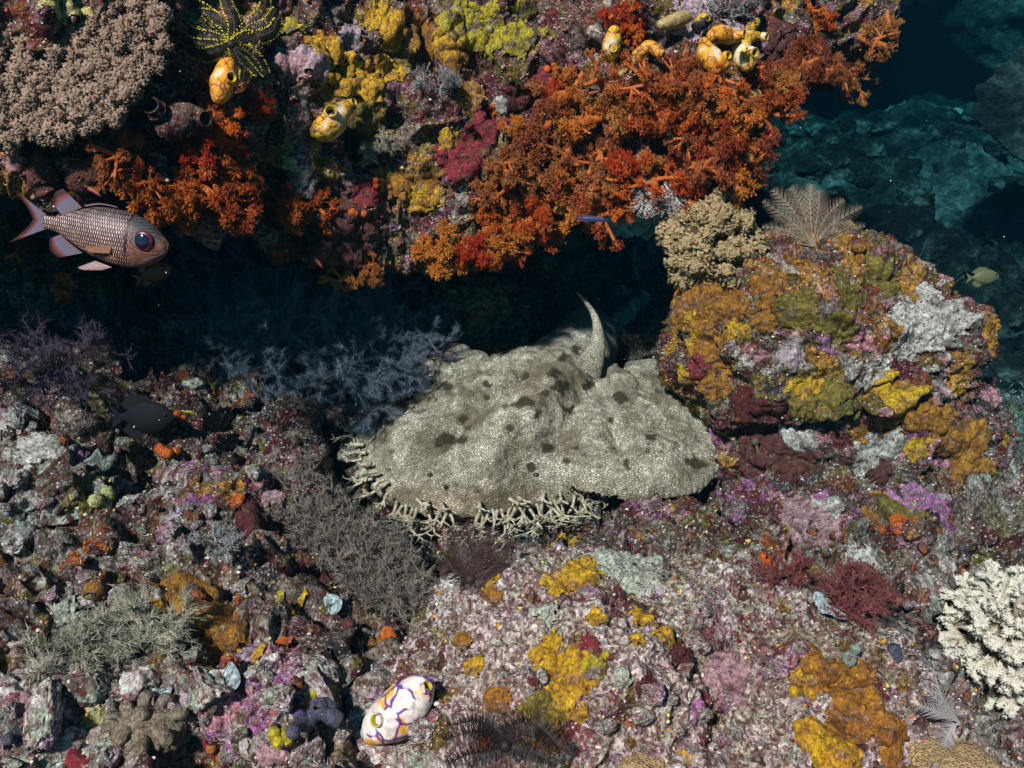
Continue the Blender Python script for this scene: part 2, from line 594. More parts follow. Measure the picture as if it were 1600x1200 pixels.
def plain_mat(name, c, rough=.7, var=.4, scale=90, trans=0.0, vcol=False, spec=.25, objrand=0.0):
    t = NT(name)
    base = t.attr('Col') if vcol else c
    v = t.ramp(t.noise(scale, 3, .6), [(.3, 1 - var), (.7, 1 + var)])
    col = t.mix(1.0, base, v, 'MULTIPLY')
    if objrand:
        oi = t.n('ObjectInfo').outputs['Random']
        r = t.n('HueSaturation', {'Color': col, 'Hue': t.math('ADD', .5 - objrand * .03, t.math('MULTIPLY', oi, objrand * .06)),
                                  'Value': t.math('ADD', 1 - objrand * .5, t.math('MULTIPLY', oi, objrand))})
        col = r.outputs[0]
    t.color(col, rough, spec)
    if trans:
        tr = t.n('BsdfTranslucent', {'Color': col})
        ms = t.n('MixShader', {0: trans, 1: t.b.outputs[0], 2: tr.outputs[0]})
        t.t.links.new(ms.outputs[0], t.t.nodes['Material Output'].inputs[0])
    return t.m


M['growth'] = plain_mat('small_growth', None, .75, .45, 200, vcol=True)
M['turf'] = plain_mat('turf_algae', None, .8, .3, 200, vcol=True, trans=.15)
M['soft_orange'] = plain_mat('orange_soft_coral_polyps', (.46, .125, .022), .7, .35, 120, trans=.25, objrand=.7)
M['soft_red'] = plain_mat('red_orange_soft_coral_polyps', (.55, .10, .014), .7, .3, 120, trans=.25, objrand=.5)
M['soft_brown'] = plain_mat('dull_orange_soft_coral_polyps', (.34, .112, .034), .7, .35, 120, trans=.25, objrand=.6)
M['stalk_orange'] = plain_mat('soft_coral_stalk', (.44, .125, .03), .5, .2, 60, trans=.2)
M['blue_bush'] = plain_mat('slate_gorgonian', (.14, .16, .205), .8, .3, 40, trans=.2)
M['purple_bush'] = plain_mat('dusky_soft_coral', (.07, .05, .08), .8, .3, 40, trans=.2)
M['hydroid_brown'] = plain_mat('taupe_hydroid', None, .8, .25, 60, trans=.15, vcol=True)
M['hydroid_grey'] = plain_mat('grey_hydroid', (.36, .35, .27), .8, .3, 60, trans=.2)
M['hydroid_fan'] = plain_mat('feather_hydroid', (.25, .20, .15), .8, .2, 60, trans=.2)
M['hydroid_pale'] = plain_mat('pale_feather_hydroid', (.3, .3, .3), .8, .2, 60, trans=.2)
M['black_arm'] = plain_mat('feather_star', None, .6, .15, 60, vcol=True)
M['red_algae'] = plain_mat('red_bushy_algae', (.16, .05, .05), .7, .35, 80, trans=.15)
M['dark_mouth'] = plain_mat('opening_shade', (.012, .01, .012), .6, .1)
M['white_coral'] = plain_mat('white_branch_coral', None, .7, .12, 200, vcol=True)
M['table_coral'] = plain_mat('table_coral', None, .75, .2, 260, vcol=True)
M['cauliflower'] = plain_mat('cauliflower_coral', None, .75, .2, 260, vcol=True)
M['leather'] = sponge_mat('leather_coral', (.24, .21, .15), (.17, .145, .10), (.30, .27, .2), .65, 300, cover=.8)


def brain_mat():
    t = NT('brown_stony_coral')
    vo = t.vor(430)
    c = t.ramp(vo.outputs['Distance'], [(.1, (.1, .07, .03)), (.5, (.34, .26, .13))])
    c = t.mix(1.0, c, t.ramp(t.noise(20, 3), [(.35, .7), (.7, 1.25)]), 'MULTIPLY')
    t.bump(vo.outputs['Distance'], .004, .6)
    return t.color(c, .7, .2)


M['brown_coral'] = brain_mat()


def stone_mat(name, cols, sc=30):
    return reef_mat(name, cols, cols[::-1] + [GREY, MAROON], sA=sc, sB=70, blotch=18, speck=.6, white=.88)


M['stone_pink'] = stone_mat('pink_crusted_stone', [PINK, LILAC, WHITE, LGREY, PINK, PURP])
M['stone_grey'] = stone_mat('grey_turf_stone', [GREY, LGREY, BROWN, GREY, MINT, OLIVE])
M['stone_white'] = stone_mat('pale_coral_rubble', [WHITE, LGREY, LILAC, MINT, WHITE, (.5, .4, .36)])
M['stone_rust'] = stone_mat('rust_crusted_stone', [RUST, ORNG, BROWN, GREY, MAROON, OCHRE])
# ------------------------------------------------------------------ the setting: seabed, ledge, boulder, far reef
HOSTS = []      # (name, V, N, F) of the surfaces that carry growth


def host(name, V, F, mat, hide_from_hits=False, **k):
    N = vnormals(V, F)
    o = mk(name, V, F, mat, **k)
    HOSTS.append((name, V, N, F))
    return o


SEA = [(-60, 1260, .04), (0, 1200, .05), (0, 1000, .08), (0, 860, .11), (0, 740, .15), (0, 660, .18), (0, 560, .22), (100, 640, .18), (120, 560, .2), (-150, 900, .12), (-200, 600, .25),
       (250, 1220, .045), (250, 1060, .07), (250, 930, .10), (250, 800, .11), (250, 700, .13), (250, 600, .14), (260, 520, .16), (330, 490, .17),
       (450, 1180, .05), (450, 1060, .07), (430, 960, .09), (420, 860, .09), (420, 760, .08), (430, 660, .08), (400, 580, .12), (400, 520, .15), (520, 560, .06),
       (560, 1100, .05), (560, 1000, .02), (640, 1150, .04), (520, 920, .03),
       (640, 950, -.05), (700, 985, -.04), (580, 830, -.03), (690, 880, -.07), (780, 840, -.07), (530, 740, -.02), (520, 680, -.01), (880, 850, -.03), (930, 835, -.03),
       (750, 700, -.04), (900, 650, -.03), (1050, 740, -.04), (900, 520, .0), (700, 520, .03), (800, 470, .05), (640, 600, -.02), (1000, 500, -.02), (1000, 560, -.02),
       (690, 1040, .03), (770, 960, .03), (850, 925, .03), (940, 900, .04), (1040, 900, .04), (950, 1000, .09), (830, 1080, .07), (1100, 1000, .10), (1250, 1010, .08), (1200, 1110, .09), (950, 1150, .09), (790, 1000, .05), (760, 1040, .05), (1000, 950, .07),
       (1350, 1160, .10), (690, 1120, .05), (1080, 1200, .09), (1150, 930, .07), (1280, 1200, .08), (1350, 1070, .06),
       (1000, 835, .0), (1100, 830, .0), (1150, 850, .02), (1230, 850, .05), (1300, 880, .06), (1320, 930, .07), (1120, 780, -.01),
       (1400, 880, .06), (1400, 980, .03), (1440, 1050, -.04), (1500, 1150, -.06), (1400, 820, .09), (1470, 790, .08), (1540, 920, .02), (1600, 1020, -.02), (1600, 1180, -.04),
       (1250, 780, .07), (1330, 780, .09),
       (1640, 800, -.2), (1700, 900, -.15), (1620, 700, -.4), (1600, 600, -.45), (1450, 480, -.5), (1300, 430, -.5), (1150, 420, -.4), (1700, 600, -.5)]
SEAC = [tuple(P(px, py, z=z)[:2]) + (z,) for px, py, z in SEA]


TRENCH = [(490, 640, .035), (512, 690, .045), (530, 745, .04), (585, 810, .05), (650, 850, .065), (730, 872, .075), (810, 848, .045), (890, 822, .035), (960, 806, .032), (1040, 800, .03), (1110, 790, .025)]


def sea_base(xy):
    z = rbf(SEAC, xy, 2.6, .03)
    # gutter under the snout and fin of the shark, cut deep to hold shade
    T = catmull(np.array([tuple(P(a, b, z=.03)[:2]) + (w,) for a, b, w in TRENCH]), 60)
    p = np.column_stack([xy, xy[:, 0] * 0])
    wig = 1 + .35 * fbm(p, 11, 2, 77)
    best = np.full(len(xy), 9.0)
    for x, y, w in T:
        best = np.minimum(best, np.hypot(xy[:, 0] - x, xy[:, 1] - y) / (w * wig))
    return z - .20 * (1 - smooth01(.55, 1.05, best))


def make_seabed():
    nu, nv = 620, 520
    v = np.linspace(0, 1, nv)
    y = -0.95 + 2.15 * v ** 1.35
    u = np.linspace(-1, 1, nu)
    hw = 0.72 + (y + 0.95) * 0.5
    X = u[:, None] * hw[None, :]
    Y = np.broadcast_to(y[None, :], X.shape)
    xy = np.stack([X.ravel(), Y.ravel()], 1)
    z = sea_base(xy)
    p = np.column_stack([xy, z])
    big = fbm(p, 9, 2, 1)
    z = z + .022 * big
    V = np.column_stack([xy, z])
    G = V.reshape(nu, nv, 3)
    N = grid_normals(G).reshape(-1, 3)
    # the coralline mound: more pale crust, less rubble
    c0 = P(1030, 1010, z=.2)
    md = np.sqrt(((xy[:, 0] - c0[0]) / .31) ** 2 + ((xy[:, 1] - c0[1]) / .19) ** 2) + .25 * fbm(p, 8, 2, 9)
    mound = 1 - smooth01(.8, 1.15, md)
    # two zones of brown and maroon turf, some low light in the colour: the bank by the damselfish, the foot of the boulder
    pxx, pyy, _ = project(V)
    nzz = fbm(p, 9, 3, 15)
    b1 = 1 - smooth01(.75, 1.25, np.hypot((pxx - 240) / 330, (pyy - 720) / 190) + .35 * nzz)
    b2 = 1 - smooth01(.75, 1.25, np.hypot((pxx - 1180) / 330, (pyy - 840) / 75) + .35 * nzz)
    b3 = 1 - smooth01(.75, 1.25, np.hypot((pxx - 600) / 200, (pyy - 900) / 130) + .35 * nzz)  # third zone: darkness of the gully round the hedge put into the colour
    umber = np.clip(np.maximum(np.maximum(b1, b2), b3), 0, 1) * (1 - mound)
    q = V + .02 * np.stack([pn(V * 14, 21), pn(V * 14, 22), pn(V * 14, 23)], 1)
    lump = billow(q, 26, 2) * .5 + .5
    lump2 = billow(q, 62, 4) * .5 + .5
    fine = fbm(V, 120, 2, 6)
    rub = (1 - mound)
    chunk = billow(q, 13, 7)
    d = .026 * chunk * (.4 + .6 * rub) + (.034 * (lump - .5)) * (.4 + .7 * rub) + .013 * (lump2 - .5) * (.6 + .6 * rub) + .005 * fine + .012 * pn(V * 40, 31) - .09 * np.maximum(0, pn(V * 17, 41) - .22)
    V = V + N * d[:, None]
    o = host('seabed', V, grid_quads(nu, nv), M['seabed'], att={'mound': mound, 'umber': umber})
    tag(o, kind='structure')


LIP = [(-1300, 260, -.40), (-420, 270, -.36), (-250, 280, -.33), (0, 290, -.28), (120, 303, -.25), (250, 320, -.2), (370, 345, -.14), (430, 392, -.09), (520, 425, -.05), (610, 424, .0), (690, 412, .03),
       (780, 385, .07), (890, 338, .09), (1000, 312, .03), (1080, 286, .04), (1140, 245, .10), (1190, 185, .22), (1240, 118, .36), (1320, 98, .52), (1372, 10, .66), (1420, -120, .85)]
INW = [(0, 1)] * 11 + [(-.05, 1), (-.12, .99), (-.25, .97), (-.35, .93), (-.45, .89), (-.55, .83), (-.62, .78), (-.6, .8), (-.6, .8), (-.6, .8)]
PROF = [(1.05, -.75), (.98, -.35), (.82, -.10), (.55, .015), (.28, .03), (.09, .012), (.0, .0), (-.012, .045), (.01, .11), (.05, .20), (.12, .31), (.22, .42), (.38, .53), (.65, .62), (1.1, .68)]


def make_ledge():
    ns, npf = 760, 470
    lip = np.array([P(a, b, y=c) for a, b, c in LIP])
    inw = np.array(INW)
    C = np.zeros((len(LIP), len(PROF), 3))
    for k, (dh, dz) in enumerate(PROF):
        C[:, k, :2] = lip[:, :2] + inw * dh
        C[:, k, 2] = lip[:, 2] + dz
    # bulging bands of the face
    G = catmull(C, ns)
    # spread samples: more on the visible face
    w = np.concatenate([np.linspace(0, 5, 90, endpoint=False), np.linspace(5, 12.2, 340, endpoint=False), np.linspace(12.2, 14, 40)])
    Gt = G.transpose(1, 0, 2)
    i = np.minimum(w.astype(int), len(PROF) - 2)
    f = (w - i)[:, None, None]
    m = len(PROF)
    p0, p1, p2, p3 = Gt[np.maximum(i - 1, 0)], Gt[i], Gt[i + 1], Gt[np.minimum(i + 2, m - 1)]
    G = .5 * (2 * p1 + (p2 - p0) * f + (2 * p0 - 5 * p1 + 4 * p2 - p3) * f ** 2 + (3 * p1 - p0 - 3 * p2 + p3) * f ** 3)
    G = G.transpose(1, 0, 2)
    ns, npf = G.shape[:2]
    N = grid_normals(G)
    V, N = G.reshape(-1, 3), N.reshape(-1, 3)
    if N[(ns // 2) * npf + 300][1] > 0: N = -N
    V = V + N * (.040 * fbm(V, 5.5, 2, 51))[:, None]
    N = grid_normals(V.reshape(ns, npf, 3)).reshape(-1, 3)
    if N[(ns // 2) * npf + 300][1] > 0: N = -N
    q = V + .025 * np.stack([pn(V * 12, 61), pn(V * 12, 62), pn(V * 12, 63)], 1)
    lump = billow(q, 17, 52)
    lump2 = billow(q, 43, 54)
    pit = np.maximum(0, pn(V * 18, 57) - .2)
    d = .016 * lump + .008 * lump2 + .004 * fbm(V, 110, 2, 56) - .085 * pit + .012 * pn(V * 33, 58)
    V = V + N * d[:, None]
    F = grid_quads(ns, npf)
    if vnormals(V, F)[(ns // 2) * npf + 300][1] > 0: F = F[:, ::-1]
    o = host('reef_ledge', V, F, M['ledge'])
    tag(o, kind='structure')


def cube_sphere(n):
    a = np.tan(np.linspace(-1, 1, n) * np.pi / 4)
    X, Y = np.meshgrid(a, a, indexing='ij')
    o = np.ones_like(X)
    Vs, Fs = [], []
    for k, (p, flip) in enumerate([((X, Y, o), 0), ((X, Y, -o), 1), ((X, o, Y), 1), ((X, -o, Y), 0), ((o, X, Y), 0), ((-o, X, Y), 1)]):
        v = np.stack(p, -1).reshape(-1, 3)
        Vs.append(v / np.linalg.norm(v, axis=1)[:, None])
        q = grid_quads(n, n)
        Fs.append((q[:, ::-1] if flip else q) + k * n * n)
    return np.vstack(Vs), np.vstack(Fs).astype(np.int32)


def make_rock(name, c, R, n, mat, seed, amp=1.0, power=2.6, shape=None, kind=None, rot=0):
    D, F = cube_sphere(n)
    e = power
    r = (np.abs(D[:, 0]) ** e + np.abs(D[:, 1]) ** e + np.abs(D[:, 2]) ** e) ** (-1 / e)
    V = D * r[:, None] * np.array(R)
    if shape is not None:
        V = V * shape(D)[:, None]
    if rot:
        a = math.radians(rot)
        V = V @ np.array([[math.cos(a), math.sin(a), 0], [-math.sin(a), math.cos(a), 0], [0, 0, 1]])
    s = np.mean(R)
    q = V + np.array(c)
    d = .16 * s * fbm(q, 1.3 / s, 2, seed)
    q2 = q + .02 * np.stack([pn(q * 13, seed + 1), pn(q * 13, seed + 2), pn(q * 13, seed + 3)], 1)
    d = d + amp * (.013 * billow(q2, 19, seed + 4) + .008 * billow(q2, 46, seed + 5) + .004 * fbm(q, 115, 2, seed + 6) - .05 * np.maximum(0, pn(q * 21, seed + 7) - .32) + .008 * pn(q * 36, seed + 8))
    V = q + D * d[:, None]
    o = host(name, V, F, mat)
    return o


def make_boulder():
    def shape(D):
        az = np.arctan2(D[:, 2], D[:, 0])
        # wide right shoulder, undercut at the lower left
        s = 1 + .07 * np.exp(-((az - .05) / .5) ** 2) - .16 * np.exp(-((az - 1.0) / .4) ** 2) + .0 * az
        s = s - .22 * np.exp(-((az + 1.15) / .5) ** 2) - .12 * np.exp(-((az + 2.4) / .35) ** 2)
        return s
    o = make_rock('boulder', (.468, -.045, .200), (.215, .18, .168), 190, M['boulder'], 71, shape=shape)
    tag(o, 'big lumpy boulder crusted with ochre sponge and white coral, overhanging the shark fin', 'boulder')
    o = make_rock('boulder', (.525, -.115, .06), (.20, .13, .14), 160, M['boulder_low'], 83, amp=1.2)
    tag(o, 'maroon and rust crusted rock forming the foot beneath the ochre boulder', 'boulder')
    # pale domes before the shark
    o = make_rock('coralline_mound', (.055, -.60, .02), (.185, .165, .145), 190, M['mound'], 111, amp=.8, power=2.2)
    tag(o, 'pale coralline crusted dome with yellow sponge rising before the shark chin', 'rock')
    o = make_rock('coralline_mound', (.275, -.60, .01), (.165, .18, .135), 180, M['mound'], 121, amp=.9, power=2.2)
    tag(o, 'pinkish white crusted dome with ochre sheet before the boulder', 'rock')
    # rocks strewn below the boulder
    for px, py, z, R, sd, lab in [(1190, 825, .03, (.055, .05, .045), 131, 'plum brown knobby rock beside the shark fin tip'), (1290, 850, .05, (.065, .05, .05), 135, 'maroon crusted rock just behind the red bushy algae'), (1420, 845, .06, (.06, .05, .05), 139, 'rusty crusted rock below the purple coralline patch'), (1030, 835, .0, (.05, .04, .035), 143, 'low dark rock in the gutter under the shark fin'),
                                 (60, 790, .13, (.075, .06, .05), 147, 'grey turf covered rock on the slope below the damselfish'), (330, 800, .10, (.06, .05, .04), 151, 'brown crusted rock uphill of the ochre sponge'), (30, 1150, .05, (.06, .05, .045), 155, 'pink slab like rock at the end of the slope'), (420, 1120, .05, (.055, .045, .04), 159, 'knobby grey pink rock near the slate finger sponge')]:
        c = P(px, py, z=z)
        o = make_rock('boulder', c + np.array([0, 0, R[2] * .25]), R, 70, M['boulder_low'] if sd < 146 or sd == 151 else M['stone_pink' if sd in (155, 159) else 'stone_grey'], sd, amp=.9)
        tag(o, lab, 'rock')
    # rocks at the mouth of the cave
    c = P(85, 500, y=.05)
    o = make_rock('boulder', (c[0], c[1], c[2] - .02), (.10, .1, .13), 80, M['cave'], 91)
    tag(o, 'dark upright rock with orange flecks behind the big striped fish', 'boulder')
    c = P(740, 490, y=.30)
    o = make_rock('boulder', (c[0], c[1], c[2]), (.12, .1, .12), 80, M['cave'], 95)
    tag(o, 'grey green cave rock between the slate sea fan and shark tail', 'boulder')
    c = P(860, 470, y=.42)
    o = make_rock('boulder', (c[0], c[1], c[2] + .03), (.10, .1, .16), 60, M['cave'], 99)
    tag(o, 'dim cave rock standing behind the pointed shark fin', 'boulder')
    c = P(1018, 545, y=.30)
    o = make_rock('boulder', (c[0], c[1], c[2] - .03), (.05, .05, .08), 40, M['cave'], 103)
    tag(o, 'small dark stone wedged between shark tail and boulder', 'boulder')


def make_far():
    nu, nv = 460, 420
    u = np.linspace(-1, 1, nu)
    v = np.linspace(0, 1, nv)
    y = .35 + 9.0 * v ** 1.6
    X = .8 + u[:, None] * (1.3 + y[None, :] * .75)
    Y = np.broadcast_to(y[None, :], X.shape)
    xy = np.column_stack([X.ravel(), Y.ravel()])
    z = -.58 + .07 * xy[:, 1] - .05 * np.maximum(0, xy[:, 1] - 4.5)
    p = np.column_stack([xy, z])
    q = p + .12 * np.stack([pn(p * 2.2, 221), pn(p * 2.2, 222), pn(p * 2.2, 223)], 1)
    z = z + .20 * fbm(p, .8, 3, 201) + .09 * np.maximum(0, pn(q * 2.4, 203)) + .035 * billow(q, 6.5, 205) * np.clip(.5 + pn(p * 1.5, 209), 0, 1) + .03 * pn(q * 13, 206) + .020 * pn(q * 27, 207) + .012 * pn(p * 60, 208)
    o = host('far_seabed', np.column_stack([xy, z]), grid_quads(nu, nv), M['far'])
    tag(o, kind='structure')
    # backdrop reef wall behind it, leaned forward to keep itself in shade
    nu, nv = 300, 160
    s = np.linspace(-1, 1, nu)[:, None]
    t = np.linspace(0, 1, nv)[None, :]
    X = 1.2 + s * 7.5 + 0 * t
    Z = -2.4 + 3.5 * t + 0 * s
    Y = 7.6 - 2.6 * t ** 1.2 - .8 * s
    V = np.stack([X, Y, Z], -1).reshape(-1, 3)
    N = grid_normals(V.reshape(nu, nv, 3)).reshape(-1, 3)
    d = .4 * fbm(V, .9, 2, 211) + .14 * billow(V, 2.6, 212) + .06 * billow(V, 7, 214)
    V = V + N * d[:, None]
    o = host('far_reef_wall', V, grid_quads(nu, nv), M['far_wall'])
    tag(o, kind='structure')


make_seabed()
make_ledge()
make_boulder()
make_far()

# ------------------------------------------------------------------ which surface point stands behind a place in the picture
HV = np.vstack([h[1] for h in HOSTS])
HN = np.vstack([h[2] for h in HOSTS])
HID = np.concatenate([np.full(len(h[1]), k) for k, h in enumerate(HOSTS)])
HOFF = np.cumsum([0] + [len(h[1]) for h in HOSTS])
_px, _py, _dep = project(HV)
BW = 5
_ok = (_px > -200) & (_px < 1800) & (_py > -200) & (_py < 1400)
_bx, _by = ((_px + 200) / BW).astype(int), ((_py + 200) / BW).astype(int)
ZB = np.full((401, 321), -1, int)
_idx = np.where(_ok)[0]
_idx = _idx[np.argsort(-_dep[_idx])]
ZB[np.clip(_bx[_idx], 0, 400), np.clip(_by[_idx], 0, 320)] = _idx


def hit(px, py, only=None):
    """vertex id of the surface seen at a place in the photograph"""
    bx, by = int((px + 200) / BW), int((py + 200) / BW)
    best = None
    for r in range(0, 8):
        sub = ZB[max(bx - r, 0):bx + r + 1, max(by - r, 0):by + r + 1].ravel()
        sub = sub[sub >= 0]
        if only is not None:
            sub = sub[[HOSTS[HID[k]][0] in only for k in sub]] if len(sub) else sub
        if len(sub):
            return sub[np.argmin((_px[sub] - px) ** 2 + (_py[sub] - py) ** 2)]
    return None


def on(px, py, only=None):
    k = hit(px, py, only)
    n = HN[k]
    if n @ (CAM - HV[k]) < 0: n = -n
    return HV[k], n


def crust(name, px, py, r, mat, label, cat, group, th=.006, rough=.5, aspect=1.0, ang=0.0, lumps=1.0, seed=None):
    """a sheet of growth that follows the rock below it, with real thickness and a ragged rim. r in metres"""
    k = hit(px, py)
    h = HID[k]
    _, V, N, F = HOSTS[h]
    c, n = HV[k], HN[k]
    seed = seed if seed is not None else (px * 7 + py * 13) % 997
    dv = V - c
    near = (np.abs(dv) < r * 2.0).all(1)
    ids = np.where(near)[0]
    dv = dv[ids]
    # local frame in the surface
    a = np.cross(n, [0, 0, 1.0]); a /= np.linalg.norm(a) + 1e-9
    b = np.cross(n, a)
    ca, sa = math.cos(ang), math.sin(ang)
    x, y, w = dv @ a, dv @ b, dv @ n
    xr, yr = (x * ca + y * sa) / aspect, -x * sa + y * ca
    dist = np.sqrt(xr ** 2 + yr ** 2 + .2 * w ** 2) / r
    dist = dist + rough * .55 * pn(V[ids] * (1.4 / r), seed) + rough * .35 * pn(V[ids] * (4.2 / r), seed + 3) + rough * .2 * pn(V[ids] * 90, seed + 5)
    inside = dist < 1.0
    keep = np.zeros(len(V), bool)
    keep[ids[inside]] = True
    fm = keep[F].all(1)
    FF = F[fm]
    if len(FF) < 6: return None
    used = np.unique(FF)
    mp = np.full(len(V), -1)
    mp[used] = np.arange(len(used))
    dd = np.zeros(len(V)); dd[ids] = dist
    e = np.clip(1 - dd[used], 0, 1)
    VV, NN = V[used], N[used]
    t = th * (np.minimum(1, e / .22) ** .6 - .12) + lumps * th * .5 * np.minimum(1, e / .2) * (billow(VV, 55, seed + 1) * .7 + pn(VV * 120, seed + 2) * .5)
    V2 = VV + NN * t[:, None]
    V2 -= c
    o = mk(name, V2, mp[FF], mat)
    o.location = c
    return tag(o, label, cat, group)

LANDMARKS = [(615, 1120, 'the white veined sea squirt'), (517, 190, 'the cream squirt with dark mouth'), (350, 130, 'the gold netted squirt'), (957, 70, 'the cream slit mouthed squirt'), (1122, 75, 'the big golden squirt'), (1168, 82, 'the curled yellow squirt'), (280, 185, 'the brown squirt with two holes'),
             (130, 110, 'the table coral'), (1105, 385, 'the cauliflower coral'), (1545, 1010, 'the white branching coral'), (1540, 880, 'the tan lump coral'), (1325, 930, 'the red bushy algae'), (1285, 948, 'the pale blue flake'), (345, 1065, 'the pale blue leaf sponge'), (232, 1150, 'the grey leather coral'), (480, 1130, 'the slate finger sponge'),
             (525, 1055, 'the lumpy lemon sponge'), (175, 1000, 'the bushy grey hydroid'), (580, 860, 'the taupe hydroid hedge'), (790, 1165, 'the black comb armed feather star'), (1030, 300, 'the banded feather star'), (362, 70, 'the yellow dotted feather star'), (222, 652, 'the dark damselfish'), (150, 722, 'the grey lobed sponge'),
             (262, 708, 'the lone orange knob sponge'), (1445, 510, 'the white coral crust'), (1270, 340, 'the feather hydroid plumes'), (985, 880, 'the mint green crust'), (880, 830, 'the shark fringe'), (1085, 740, 'the broad shark fin'), (700, 820, 'the shark chin'), (585, 530, 'the slate sea fan'), (150, 360, 'the big scaled fish'), (1440, 770, 'the purple crust'),
             (540, 372, 'the smooth brown sponge'), (458, 275, 'the chalky white crust'), (720, 240, 'the crimson sponge'), (740, 35, 'the lemon yellow sheet'), (1290, 1040, 'the ochre sheet'), (60, 1110, 'the pink crusted slab'), (1040, 90, 'the olive lumpy squirt'), (876, 326, 'the small rim squirt'), (1170, 158, 'the dark spotted squirt'), (925, 342, 'the slender wrasse'), (520, 950, 'the pale blue scrap'), (85, 470, 'the dark upright rock'), (1535, 433, 'the dull olive fish'), (1590, 160, 'the round plate coral'), (1170, 312, 'the olive squirt'), (1330, 398, 'the rusty round sponge'), (1285, 95, 'the shaded ledge end'), (1565, 520, 'the boulder shoulder'), (1180, 215, 'the orange thicket edge')]


def near(px, py):
    d, nm = min((math.hypot(px - a, (py - b) * 1.1), n) for a, b, n in LANDMARKS)
    return ('touching ' if d < 30 else 'beside ' if d < 62 else 'a hand from ' if d < 120 else 'well off ') + nm


def uniq(label, group):
    return label, group

